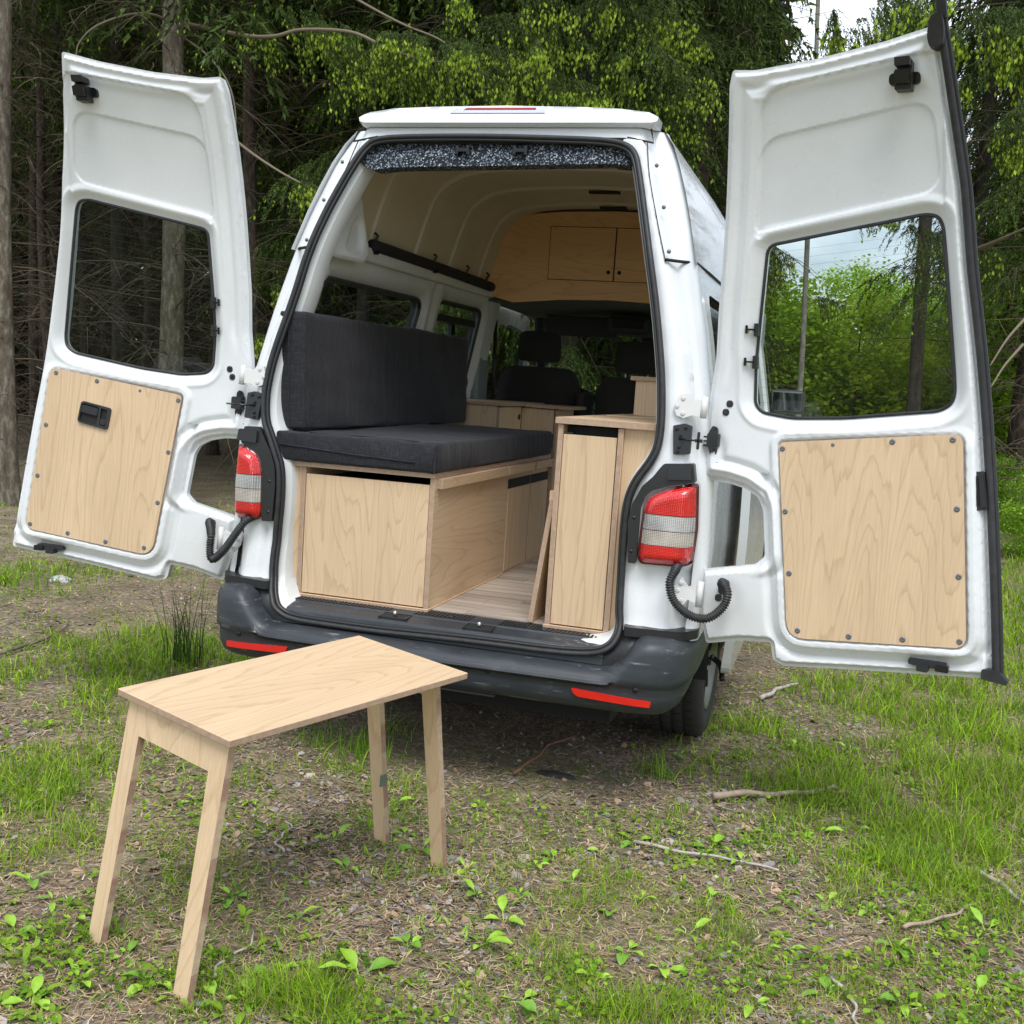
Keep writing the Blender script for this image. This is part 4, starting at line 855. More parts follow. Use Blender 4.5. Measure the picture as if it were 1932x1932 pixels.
# door mirror on the right
mrr = obj('door_mirror', bm_mesh(box_bm((.86, 1.085), (3.72, 3.82), (1.385, 1.54), .03, 4)), blk, van, True)
box('mirror_glass', (.877, 1.07), (3.714, 3.722), (1.40, 1.525), mat('dark_mirror', (.22, .26, .26), .05, 1), mrr, .004)
tube('mirror_arm', [(.85, 3.80, 1.36), (.92, 3.79, 1.42)], .022, blk, mrr)

# ================================================================== FURNITURE IN THE VAN
bed = thing('bed_box', 'birch plywood bed box under the charcoal seat cushions in the back of the van', 'bed base', (0, 0, 0))
# left board follows the body
lp = round_poly([(-.712, .60), (-.640, .588), (-.640, 1.105), (-.708, 1.105)], [.05, .002, .002, .01], 4)
slab('side_board', [(-.706, .64), (-.695, .60), (-.66, .588), (-.648, .588), (-.648, 1.095), (-.700, 1.095)], lambda P, t: np.stack([P[:, 0], .07 + t + 0 * P[:, 0], P[:, 1]], 1), 0, .018, plyZ2, bed, .05, med=EDGE[1])
board('frame_upright', (-.648, -.630), (.062, .60), (.590, 1.093), plyZ2, 0, bed)
board('frame_upright', (-.107, -.089), (.058, 1.75), (.590, 1.093), plyY, 0, bed)
board('base_board', (-.698, -.084), (.052, 1.75), (.578, .590), plyX, 2, bed)
tb = board('bed_top', (-.705, -.086), (.050, 1.75), (1.094, 1.112), plyX, 2, bed)
box('bed_inside', (-.60, -.12), (.14, 1.6), (.60, 1.05), blk_matt, bed, 0)
dr = board('cupboard_door', (-.626, -.110), (.062, .080), (.595, 1.066), plyZ, 1, bed)
# lath rail along the upper edge, in three pieces
for a, b in ((.085, .945), (.965, 1.40), (1.425, 1.76)): board('edge_rail', (-.089, -.068), (a, b), (1.052, 1.092), plyY, 0, bed)
for a, b in ((1.02, 1.385), (1.40, 1.72)):
    box('finger_slot', (-.0895, -.0865), (a, b), (.985, 1.028), blk_matt, bed, 0); d_ = board('side_door', (-.0885, -.0840), (a + .003, b - .003), (.60, .984), plyZ3, 0, bed)
board('end_post', (-.10, -.062), (1.725, 1.765), (.585, 1.085), plyZ3, 0, bed)
# cushions
def cushion(name, label, x, y, z, seams, lean=0, wob=.004, seed=0):
    bm = box_bm(x, y, z, .011, 2); bmesh.ops.subdivide_edges(bm, edges=[e for e in bm.edges if e.calc_length() > .12], cuts=26, use_grid_fill=True)
    rng = np.random.default_rng(seed); from mathutils import noise
    cz = (z[0] + z[1]) / 2
    for v in bm.verts:
        p = v.co; n_ = noise.noise(Vector((p.x * 6, p.y * 3.5, p.z * 7 + seed))) + .5 * noise.noise(Vector((p.x * 14, p.y * 9, p.z * 12 + seed)))
        n2 = abs(noise.noise(Vector((p.y * 5 + p.z * 4, p.z * 1.2, seed + 3)))) ; n2 = (.28 - n2) * 4 * ss(np.float64(p.y), .5, 1.2) if n2 < .28 else 0
        for ax, (a, b) in enumerate((x, y, z)):
            side = -1 if abs(p[ax] - a) < .002 else (1 if abs(p[ax] - b) < .002 else 0)
            if side: p[ax] += side * (n_ * wob + max(0, n2) * wob * 1.2)
        p.x += -lean * (p.z - z[0])
    me = bm_mesh(bm, name); o = obj(name, me, cloth, None, True); o['label'] = label; o['category'] = 'cushion'; o['group'] = 'charcoal cushions on the bed box'
    for P in seams: obj('seam', tubes_mesh([(P, .0028, 6)]), cloth, o, True)
    return o
cushion('seat_cushion', 'flat charcoal cloth cushion lying on the bed box', (-.752, -.078), (.030, 1.74), (1.114, 1.226),
        [[(-.73, .0275, 1.176), (-.4, .0265, 1.158), (-.16, .027, 1.150)], [(-.082, .024, 1.115), (-.080, .024, 1.222)], [(-.62, .06, 1.2275), (-.35, .10, 1.2275), (-.16, .05, 1.2275)]], 0, .006, 1)
cushion('back_cushion', 'upright charcoal cloth cushion leaning against the left side windows', (-.772, -.655), (.085, 2.02), (1.234, 1.692),
        [[(-.725, .083, 1.24), (-.745, .083, 1.69)]], .035, .007, 7)
# tall cupboard
cab = thing('tall_cupboard', 'tall narrow birch plywood cupboard at the right of the rear opening', 'cupboard', (0, 0, 0))
board('upright', (.375, .394), (.060, 1.30), (.592, 1.335), plyZ3, 0, cab); board('upright', (.598, .617), (.060, .60), (.592, 1.335), plyZ3, 0, cab)
board('base_board', (.370, .622), (.054, .60), (.580, .592), plyX, 2, cab)
tp = slab('worktop', [(.366, .048), (.735, .048), (.775, .20), (.775, 1.30), (.366, 1.30)], lambda P, t: np.stack([P[:, 0], P[:, 1], t + 0 * P[:, 0]], 1), 1.338, 1.360, plyY, cab, .2, med=EDGE[2])
board('worktop_lid', (.43, .76), (.62, 1.20), (1.3605, 1.366), plyY, 2, cab)
dr = board('cupboard_door', (.3965, .594), (.062, .080), (.597, 1.300), plyZ2, 1, cab)
box('cupboard_inside', (.40, .59), (.12, .55), (.60, 1.33), blk_matt, cab, 0); box('door_catch', (.40, .43), (.064, .09), (1.300, 1.308), blk, cab, .002)
ext = [(.618, .592), (.640, .592), (.668, .62), (.666, .87), (.664, 1.0), (.675, 1.09), (.70, 1.16), (.735, 1.215), (.752, 1.26), (.755, 1.337), (.618, 1.337)]
slab('side_infill', ext, lambda P, t: np.stack([P[:, 0], .078 + t + 0 * P[:, 0], P[:, 1]], 1), 0, .018, plyZ, cab, .06, med=EDGE[1])
box('side_bracket', (.350, .374), (.10, .25), (1.045, 1.085), plyX, cab, .001)
hb = thing('headboard_box', 'upright plywood board with a small shelf on top of the worktop, behind the seal', 'shelf', (0, 0, 0))
board('panel', (.490, .62), (.90, .918), (1.367, 1.515), plyZ2, 1, hb); board('shelf', (.468, .64), (.885, 1.1), (1.516, 1.534), plyX, 2, hb)
# loose board leaning on the cupboard
lb = thing('loose_board', 'plywood board leaning against the left side of the tall cupboard', 'board', (0, 0, 0))
bm = box_bm((-.009, .009), (0, .75), (0, .47), .001); bm.normal_update(); me = bpy.data.meshes.new('loose'); me.materials.append(plyZ3); me.materials.append(EDGE[0])
for f in bm.faces: f.material_index = 0 if abs(f.normal[0]) > .6 else 1
bm.to_mesh(me); bm.free(); o = obj('panel', me, None, lb); o.matrix_local = Matrix.Translation((.312, .085, .586)) @ Matrix.Rotation(rad(6.5), 4, 'Y')
# coiled lead at the seal
V = [];
lead = tube('coiled_lead', [(.728 + .012 * math.cos(t), .115 + .012 * math.sin(t), 1.345 - t * .0016) for t in np.arange(0, 50, .35)], .0045, gloss_blk, None, 6); tag(lead, 'short black coiled lead hanging beside the worktop at the door seal', 'cable')
# cross cupboard behind the driver's seat
cc = thing('kitchen_cupboard', 'low plywood cupboard across the van behind the driver seat, half hidden by the cushions', 'cupboard', (0, 0, 0))
y1 = 2.08; x1 = float(atY(942, 790, y1)[0]); y2 = float(atX(983, 790, x1)[1]); xa = float(atY(984, 790, y2)[0]); xb = float(atY(1044, 795, y2)[0])
board('worktop', (-.80, x1 + .03), (y1 - .02, y2 + .4), (1.335, 1.353), plyX, 2, cc); board('worktop', (x1 + .03, xb + .10), (y2 - .03, y2 + .4), (1.330, 1.348), plyX, 2, cc)
board('front', (-.78, x1 - .018), (y1, y1 + .018), (.60, 1.333), plyZ, 1, cc); board('front', (x1 - .018, x1), (y1, y2), (.60, 1.328), plyZ3, 0, cc)
board('cupboard_door', (x1 + .003, xb), (y2, y2 + .018), (.60, 1.325), plyZ2, 1, cc); board('end_panel', (xb + .004, xb + .022), (y2 + .01, y2 + .4), (.60, 1.325), plyZ, 0, cc)
c_ = lathe('finger_hole', [(0, 0), (.016, 0), (.017, .003)], 0, (x1 + .002, y2 - .05, 1.27), blk_matt, cc, 20)
# partition above the cab
pt = thing('overhead_partition', 'warm plywood partition with two small hatch doors above the cab', 'partition', (0, 0, 0))
po = [(.74, 1.97), (.735, 2.1)] + [(x, z) for x, z in [(.70, 2.2), (.66, 2.3), (.615, 2.38), (.56, 2.42), (.5, 2.445), (.3, 2.462), (0, 2.47)]]
po = po + [(-x, z) for x, z in po[-2::-1]] + [(-.70, 1.965), (-.58, 1.935), (-.3, 1.962), (0, 1.972), (.3, 1.962), (.6, 1.95)]
pn = slab('panel', po, lambda P, t: np.stack([P[:, 0], 2.50 + t + 0 * P[:, 0], P[:, 1]], 1), 0, .018, plyOr, pt, .1, med=EDGE[1])
for x0, x1, hx_ in ((-.372, .010, -.018), (.018, .40, .046)):
    h_ = slab('hatch_gap', [(x0 - .004, 2.076), (x1 + .004, 2.076), (x1 + .004, 2.380), (x0 - .004, 2.380)], lambda P, t: np.stack([P[:, 0], 2.4985 + t + 0 * P[:, 0], P[:, 1]], 1), 0, .004, blk_matt, pt, .4)
    h_ = board('hatch_door', (x0, x1), (2.494, 2.510), (2.080, 2.376), plyOr, 1, pt)
    lathe('hatch_hole', [(0, 0), (.011, 0), (.012, .003)], 1, (hx_, 2.4925, 2.128), blk_matt, pt, 20)

# ================================================================== FOLDING TABLE
TX, TY, TH, TYAW, TP, TR = .0546, -1.2429, .645, 1.1993, .023, .053
ex = Vector((math.cos(TYAW), math.sin(TYAW), TP)).normalized(); ey = Vector((-math.sin(TYAW), math.cos(TYAW), TR)); ey = (ey - ex * ex.dot(ey)).normalized(); ez = ex.cross(ey)
table = thing('folding_table', 'small birch plywood table with splayed legs standing behind the van', 'table')
table.matrix_world = Matrix(((ex[0], ey[0], ez[0], TX), (ex[1], ey[1], ez[1], TY), (ex[2], ey[2], ez[2], TH), (0, 0, 0, 1)))
TL_, TW_ = .8387, .4452
def bd(name, x, y, z, m, thin): return board(name, x, y, z, m, thin, table, .0015)
bd('tabletop', (-TL_ / 2, TL_ / 2), (-TW_ / 2, TW_ / 2), (-.018, 0), plyT, 2)
bpy.context.view_layer.update()
def frame(xt, xb, wt, wb, th, y0, lw, rail, name):
    """leg frame cut from one board: rail and two legs, leaning from xt (top) to xb (foot)"""
    H = .64; zt = -.0185
    P = [(y0 - wt, 0), (y0 + wt, 0), (y0 + wb, -H), (y0 + wb - lw, -H), (y0 + wt - lw * 1.15, -rail), (y0 - wt + lw * 1.15, -rail), (y0 - wb + lw, -H), (y0 - wb, -H)]
    def f(Q, t): return np.stack([xt + (xb - xt) * (-Q[:, 1] / H) + t, Q[:, 0], zt + Q[:, 1]], 1)
    fr = slab('leg_frame', P[:2] + [P[4], P[5]] if False else [P[1], P[0], (y0 - wt - (wb - wt) * rail / H, -rail), (y0 + wt + (wb - wt) * rail / H, -rail)], f, 0, th, plyL, table, .2, med=EDGE[0])
    for s in (-1, 1):
        q = [(y0 + s * (wt + (wb - wt) * rail / H), -rail), (y0 + s * wb, -H - .004), (y0 + s * (wb - lw), -H - .004), (y0 + s * (wt - lw * 1.12), -rail)]
        if s < 0: q = q[::-1]
        slab('leg', q, f, 0, th, plyL, table, .2, med=EDGE[1])
frame(-TL_ / 2 + .022, -TL_ / 2 - .072, .198, .205, .020, .0, .052, .085, 'near')
frame(TL_ / 2 - .052, TL_ / 2 + .060, .145, .148, .020, -.0, .050, .075, 'far')
bd('folding_stay', (.05, .09), (-.13, -.105), (-.05, -.019), plyX, 1)
hg = box('leg_latch', (TL_ / 2 + .012, TL_ / 2 + .040), (.0935, .0985), (-.46, -.42), mat('zinc', (.25, .30, .28), .45, .7), table, .001)

# ================================================================== GROUND
from mathutils import noise as mn
def vnoise(X, Y, f, seed=0.0):
    """cheap smooth value noise"""
    x = X * f + seed * 17.3; y = Y * f + seed * 7.7; xi = np.floor(x); yi = np.floor(y); fx = x - xi; fy = y - yi; fx = fx * fx * (3 - 2 * fx); fy = fy * fy * (3 - 2 * fy)
    h = lambda a, b: np.modf(np.abs(np.sin(a * 127.1 + b * 311.7 + seed) * 43758.5453))[0]
    return (h(xi, yi) * (1 - fx) + h(xi + 1, yi) * fx) * (1 - fy) + (h(xi, yi + 1) * (1 - fx) + h(xi + 1, yi + 1) * fx) * fy
def gz(X, Y):
    X = np.asarray(X, float); Y = np.asarray(Y, float); d = np.hypot(X, Y + 1)
    far = ss(d, 4.5, 16)
    z = far * (.038 * X + .012 * (Y - 3)) + (vnoise(X, Y, 1.3, 1) - .5) * .045 + (vnoise(X, Y, 4, 2) - .5) * .022 + (vnoise(X, Y, 11, 5) - .5) * .008
    return z + .25 * ss(d, 9, 25) * (vnoise(X, Y, .3, 3) - .5) - .012
def to_px(P):
    d = P - CAM; w = d @ FW; w = np.where(np.abs(w) < 1e-6, 1e-6, w); return 966 + FPX * (d @ RT) / w, 966 - FPX * (d @ UP) / w, w
PATCH = [(1800, 1390, 300, 130, 1.25), (1900, 1130, 170, 120, 1.3), (1600, 1480, 210, 90, .85), (1820, 1600, 190, 130, .75), (1440, 1400, 130, 60, .7), (1180, 1430, 180, 50, .75), (1000, 1460, 130, 60, .5),
         (650, 1420, 90, 45, 1.0), (720, 1560, 80, 50, .45), (330, 1245, 200, 60, 1.1), (150, 1290, 160, 40, .9), (80, 1490, 140, 100, .85), (50, 1090, 130, 32, .9), (270, 1072, 80, 22, .8), (230, 1380, 90, 50, .55), (500, 1860, 150, 70, .8), (640, 1900, 130, 50, .7),
         (1100, 1690, 110, 50, .35), (1000, 1840, 260, 80, .3), (1360, 1740, 120, 60, .45), (1280, 1910, 220, 50, .55), (60, 1800, 110, 60, .4), (350, 1620, 80, 60, .35), (760, 1470, 70, 50, .7), (1600, 1680, 100, 60, .4), (1230, 1520, 110, 50, .4), (400, 1640, 60, 50, .3), (1660, 1310, 160, 60, .9), (900, 1730, 90, 50, .25)]
def density(X, Y):
    P = np.stack([X, Y, gz(X, Y)], 1); px, py, w = to_px(P); d = np.zeros(len(X))
    for cx, cy, rx, ry, v in PATCH: d = np.maximum(d, v * np.exp(-(((px - cx) / rx) ** 2 + ((py - cy) / ry) ** 2) * 1.1))
    off = (w < .3) | (px < -60) | (px > 2000) | (py > 2000); d = np.where(off, .45, d)
    d = np.where((Y > 5) & (X < -1), .10, d)
    d = d + .22; n = vnoise(X, Y, 3.1, 9) * .6 + vnoise(X, Y, 9, 4) * .4
    d = d * (.12 + 2.6 * n ** 1.7)
    return np.where((np.abs(X) < .85) & (Y > .35) & (Y < 4.8), d * .15, d)
def ground_mesh():
    # fine in front, coarser away
    xs_ = np.concatenate([np.linspace(-70, -14, 20)[:-1], np.linspace(-14, -4, 40)[:-1], np.linspace(-4, 4.5, 230)[:-1], np.linspace(4.5, 14, 40)[:-1], np.linspace(14, 70, 20)])
    ys_ = np.concatenate([np.linspace(-40, -5, 15)[:-1], np.linspace(-5, 3.5, 230)[:-1], np.linspace(3.5, 14, 60)[:-1], np.linspace(14, 110, 40)])
    X, Y = np.meshgrid(xs_, ys_); z = gz(X.ravel(), Y.ravel()); V = np.stack([X.ravel(), Y.ravel(), z], 1); nx = len(xs_); ny = len(ys_)
    i = np.arange(ny - 1)[:, None] * nx + np.arange(nx - 1)[None]; i = i.ravel(); T = np.stack([i, i + 1, i + nx + 1, i + nx], 1)
    me = npmesh('ground', V, T); a = me.attributes.new('moss', 'FLOAT', 'POINT'); m = density(V[:, 0], V[:, 1])
    a.data.foreach_set('value', np.clip(m * 1.0, 0, 1).astype(np.float32)); return me
def ground_mat():
    m = mat('forest_soil', (.1, .08, .06), .95); t, b, n, l = nodes(m); tcn = n('ShaderNodeTexCoord')
    def nzt(s, d=6, r=.65): x = n('ShaderNodeTexNoise'); x.inputs['Scale'].default_value = s; x.inputs['Detail'].default_value = d; x.inputs['Roughness'].default_value = r; l(tcn.outputs['Object'], x.inputs['Vector']); return x
    a = nzt(3.5); big = ramp(n, [(.3, (.13, .10, .07)), (.5, (.23, .18, .13)), (.7, (.34, .27, .195))]); l(a.outputs[0], big.inputs[0])
    v = n('ShaderNodeTexVoronoi'); v.inputs['Scale'].default_value = 70; v.inputs['Randomness'].default_value = 1; mpn = n('ShaderNodeMapping'); mpn.inputs['Scale'].default_value = (1, 1, .1)
    w = nzt(14, 3); vm = n('ShaderNodeMixRGB'); vm.inputs[0].default_value = .03; l(tcn.outputs['Object'], vm.inputs[1]); l(w.outputs['Color'], vm.inputs[2]); l(vm.outputs[0], mpn.inputs[0]); l(mpn.outputs[0], v.inputs['Vector'])
    sp = n('ShaderNodeSeparateColor'); l(v.outputs['Color'], sp.inputs[0]); fc = ramp(n, [(0, (.5, .48, .47)), (.45, (.95, .93, .9)), (.8, (1.15, 1.1, 1.05)), (1, (1.7, 1.55, 1.35))]); l(sp.outputs[0], fc.inputs[0])
    m1 = n('ShaderNodeMixRGB'); m1.blend_type = 'MULTIPLY'; m1.inputs[0].default_value = .85; l(big.outputs[0], m1.inputs[1]); l(fc.outputs[0], m1.inputs[2])
    f = nzt(160, 4); ff = ramp(n, [(.3, (.6,) * 3), (.7, (1.35,) * 3)]); l(f.outputs[0], ff.inputs[0]); m2 = n('ShaderNodeMixRGB'); m2.blend_type = 'MULTIPLY'; m2.inputs[0].default_value = 1; l(m1.outputs[0], m2.inputs[1]); l(ff.outputs[0], m2.inputs[2])
    at = n('ShaderNodeAttribute'); at.attribute_name = 'moss'; g = nzt(38, 5); gr = ramp(n, [(.3, (.07, .13, .012)), (.7, (.19, .27, .03))]); l(g.outputs[0], gr.inputs[0])
    k = nzt(16, 6, .7); kr = ramp(n, [(.42, (0,) * 3), (.62, (1,) * 3)]); l(k.outputs[0], kr.inputs[0]); km = n('ShaderNodeMath'); km.operation = 'MULTIPLY'; l(kr.outputs[0], km.inputs[0]); l(at.outputs['Fac'], km.inputs[1])
    m3 = n('ShaderNodeMixRGB'); l(km.outputs[0], m3.inputs[0]); l(m2.outputs[0], m3.inputs[1]); l(gr.outputs[0], m3.inputs[2]); l(m3.outputs[0], b.inputs['Base Color'])
    ad = n('ShaderNodeMath'); ad.operation = 'ADD'; l(v.outputs['Distance'], ad.inputs[0]); l(f.outputs[0], ad.inputs[1]); bp = n('ShaderNodeBump'); bp.inputs['Strength'].default_value = .7; bp.inputs['Distance'].default_value = .012; l(ad.outputs[0], bp.inputs['Height']); l(bp.outputs[0], b.inputs['Normal']); return m
g_ = obj('ground', ground_mesh(), ground_mat(), None, True); tag(g_, kind='structure')
leafm = colattr(mat('leaf_green', (.1, .2, .04), .6, Specular_IOR_Level=.2), .40); litterm = colattr(mat('litter', (.2, .15, .1), .85)); barkcol = colattr(mat('dry_twigs', (.15, .12, .08), .85)); needlem = colattr(mat('needles', (.03, .05, .02), .65, Specular_IOR_Level=.2), .2)
R = np.random.default_rng(11)
def visible_pts(n, dmax, pw=1.0, x0=-9, x1=8, y0=-2.9, y1=12):
    """random ground points, denser towards the camera"""
    px = R.uniform(-150, 2080, n * 2); py = R.uniform(0, 1, n * 2) ** pw * (2150 - 860) + 860
    v = FW[None] + np.outer((px - 966) / FPX, RT) - np.outer((py - 966) / FPX, UP); t = (0 - CAM[2]) / v[:, 2]; P = CAM + v * t[:, None]
    k = (t > 0) & (t < dmax); return P[k][:n, 0], P[k][:n, 1]
def blades(X, Y, h, w, col, lean=.5, seg=3):
    n = len(X); Z = gz(X, Y) - .004; a = R.uniform(0, 2 * np.pi, n); dx, dy = np.cos(a), np.sin(a); b = a + np.pi / 2 + R.normal(0, .5, n); wx, wy = np.cos(b), np.sin(b); L = lean * R.uniform(.2, 1.3, n); V = []; 
    for i in range(seg + 1):
        t = i / seg; r = h * (t - .18 * L * t * t); s = h * L * t ** 1.8; ww = w * (1 - t) ** .7 * .5 if i < seg else 0 * w
        c = np.stack([X + dx * s, Y + dy * s, Z + r * (1 - .25 * L * t)], 1); q = np.stack([wx * ww, wy * ww, 0 * ww], 1)
        V += [c - q, c + q] if i < seg else [c]
    m = len(V); A = np.stack(V, 1).reshape(-1, 3); base = np.arange(n)[:, None] * m; T = []
    for i in range(seg - 1): T += [[2 * i, 2 * i + 1, 2 * i + 3], [2 * i, 2 * i + 3, 2 * i + 2]]
    T.append([2 * seg - 2, 2 * seg - 1, 2 * seg]); T = np.array(T); F_ = (base[:, None] + T[None]).reshape(-1, 3); return A, F_, np.repeat(col, len(T), 0)
def gcol(n, a, b, s=.25): t = R.uniform(0, 1, (n, 1)); return (np.array(a) * (1 - t) + np.array(b) * t) * (1 + R.normal(0, s, (n, 1)).clip(-.6, .8))
X, Y = visible_pts(260000, 16); D = density(X, Y); k = R.uniform(0, 1, len(X)) < np.clip((D - .10) * 1.0, 0, 1) ** 1.15; X, Y, D = X[k], Y[k], D[k]
under_v = (np.abs(X) < .9) & (Y > -.1) & (Y < 5); X, Y, D = X[~under_v], Y[~under_v], D[~under_v]
dist = np.hypot(X - CAM[0], Y - CAM[1]); lush = ss(X, 1.0, 2.4) * ss(Y, -1.5, .5)
h = (.022 + .055 * np.clip(D, 0, 1) * R.uniform(.2, 1.4, len(X)) ** 1.5 + .045 * lush * R.uniform(.1, 1.6, len(X)) ** 2); w = np.clip(.0022 * dist / 2.2, .0028, .012) * R.uniform(.7, 1.4, len(X))
col = gcol(len(X), (.13, .28, .012), (.40, .58, .035)); dry = R.uniform(0, 1, len(X)) < .16; col[dry] = gcol(int(dry.sum()), (.30, .25, .12), (.42, .36, .2))
A, F_, cc = blades(X, Y, h, w, col, .8); tag(obj('grass', npmesh('grass', A, F_, cc), leafm), 'green and straw-coloured grass blades growing in patches through the litter', 'grass', None, 'stuff')
print('grass tris', len(F_))
# clover and small round leaves
def discs(X, Y, Z, r, col, tilt=.5, k=5):
    n = len(X); a0 = R.uniform(0, 6.28, n); nx = R.normal(0, tilt, n); ny = R.normal(0, tilt, n); N_ = np.stack([nx, ny, np.ones(n)], 1); N_ /= np.linalg.norm(N_, axis=1)[:, None]
    U_ = np.stack([np.cos(a0), np.sin(a0), np.zeros(n)], 1); U_ -= N_ * (U_ * N_).sum(1)[:, None]; U_ /= np.linalg.norm(U_, axis=1)[:, None]; W_ = np.cross(N_, U_); Cn = np.stack([X, Y, Z], 1); V = []
    for i in range(k): t = 2 * np.pi * i / k; V.append(Cn + (U_ * np.cos(t) * 1.25 + W_ * np.sin(t) * .85) * r[:, None])
    A = np.stack(V, 1).reshape(-1, 3); T = np.arange(n)[:, None] * k + np.arange(k)[None]; return A, T, col
X, Y = visible_pts(60000, 9); D = density(X, Y); cl = vnoise(X, Y, 2.6, 21) * .5 + vnoise(X, Y, 7, 23) * .5; k = (cl + .15 * D > .575) & (R.uniform(0, 1, len(X)) < .6) & ~((np.abs(X) < .9) & (Y > -.1) & (Y < 5)); X, Y = X[k], Y[k]
A, F_, cc = discs(X, Y, gz(X, Y) + R.uniform(.003, .035, len(X)), R.uniform(.0035, .0085, len(X)) * R.uniform(.7, 1.3, len(X)), gcol(len(X), (.09, .22, .015), (.30, .46, .035), .3))
tag(obj('clover', npmesh('clover', A, F_, cc), leafm), 'low clover and small round leaves carpeting parts of the clearing', 'ground cover', None, 'stuff')
# little pointed weed leaves, bigger than clover
X, Y = visible_pts(6000, 6.5); cl = vnoise(X, Y, 1.7, 41) * .6 + vnoise(X, Y, 6, 43) * .4; k = (cl > .5) & ~((np.abs(X) < .9) & (Y > -.1) & (Y < 5)); X, Y = X[k], Y[k]; n = len(X)
A, F_, cc = blades(X, Y, R.uniform(.015, .04, n), R.uniform(.008, .016, n), gcol(n, (.12, .25, .03), (.30, .46, .07)), 1.6, 4); tag(obj('weed_leaves', npmesh('weeds', A, F_, cc), leafm), 'small pointed weed leaves sprouting among the litter', 'weeds', None, 'stuff')
# bark chips, needles and straw
X, Y = visible_pts(60000, 12); D = density(X, Y); k = (R.uniform(0, 1, len(X)) > np.clip(D * .7, 0, .75)) & (R.uniform(0, 1, len(X)) < .12 + .75 * ss(vnoise(X, Y, 1.9, 31), .35, .7)); X, Y = X[k], Y[k]; n = len(X)
pick = R.integers(0, 4, n); pal = np.array([(.24, .225, .215), (.33, .29, .255), (.12, .10, .09), (.38, .26, .165)]); cc = pal[pick] * (1 + R.normal(0, .2, (n, 1)).clip(-.5, .6))
A, F_, cc = discs(X, Y, gz(X, Y) + .004, R.uniform(.003, .0105, n) ** 1.0 * np.where(R.uniform(0, 1, n) < .06, 2.0, 1), cc, .35); tag(obj('bark_chips', npmesh('chips', A, F_, cc), litterm), 'grey and brown bark chips and scales scattered over the bare ground', 'bark chips', None, 'stuff')
def straws(X, Y, L, w, col):
    n = len(X); a = R.uniform(0, 6.28, n); Z = gz(X, Y) + R.uniform(.003, .010, n); tz = R.normal(0, .12, n); d = np.stack([np.cos(a), np.sin(a), tz], 1) * L[:, None] / 2; s = np.stack([-np.sin(a), np.cos(a), 0 * a], 1) * w[:, None] / 2; c = np.stack([X, Y, Z], 1); bend = s * R.normal(0, 3.0, (n, 1))
    V = [c - d - s, c - d + s, c + s + bend, c - s + bend, c + d + s * .6, c + d - s * .6]; A = np.stack(V, 1).reshape(-1, 3); T = np.array([[0, 1, 2, 3], [3, 2, 4, 5]]); return A, (np.arange(n)[:, None, None] * 6 + T[None]).reshape(-1, 4), np.repeat(col, 2, 0)
X, Y = visible_pts(60000, 14); n = len(X); pick = R.integers(0, 4, n); pal = np.array([(.45, .33, .19), (.32, .20, .11), (.20, .145, .09), (.52, .42, .27)])
A, F_, cc = straws(X, Y, R.uniform(.012, .05, n), R.uniform(.0012, .0026, n) * np.clip(np.hypot(X - CAM[0], Y - CAM[1]) / 2.5, 1, 3), pal[pick] * (1 + R.normal(0, .2, (n, 1)).clip(-.5, .6)))
tag(obj('needle_litter', npmesh('litter', A, F_, cc), litterm), 'dry spruce needles and straw lying over the soil', 'needle litter', None, 'stuff')
tw = []
X, Y = visible_pts(230, 11)
for x, y in zip(X, Y):
    a = R.uniform(0, 6.28); L = R.uniform(.05, .22); r = R.uniform(.0012, .0032); b = R.normal(0, .25); P = []
    for i in range(6): s = (i / 5 - .5) * L; px_ = x + math.cos(a) * s - math.sin(a) * b * (s * s / L); py_ = y + math.sin(a) * s + math.cos(a) * b * (s * s / L); P.append((px_, py_, float(gz(px_, py_)) + .004 + r))
    tw.append((P, [r, r, r * .9, r * .8, r * .6, r * .4], 5))
twm = noisecol(mat('twig_bark', (.16, .12, .085), .85), 30, [(.3, (.10, .075, .055)), (.7, (.26, .21, .16))])
tag(obj('small_twigs', tubes_mesh(tw), twm, None, True), 'many thin dry twigs strewn over the clearing', 'twigs', None, 'stuff')
def leaf_geo(L, Wd, curl, n=6):
    V = []; T = []
    for i in range(n + 1):
        t = i / n; w_ = Wd * (math.sin(math.pi * max(0, (t - .2) / .8) ** .85) ** .75 if t > .2 else 0) * .5 + .0018 * (1 - t); z = .42 * L * math.sin(t * 1.8) * (1 - curl * t)
        for j in (-1, 0, 1): V.append((L * t, j * w_, z + abs(j) * w_ * .4))
    for i in range(n):
        for j in range(2): a = i * 3 + j; T.append((a, a + 1, a + 4, a + 3))
    return np.array(V), np.array(T)
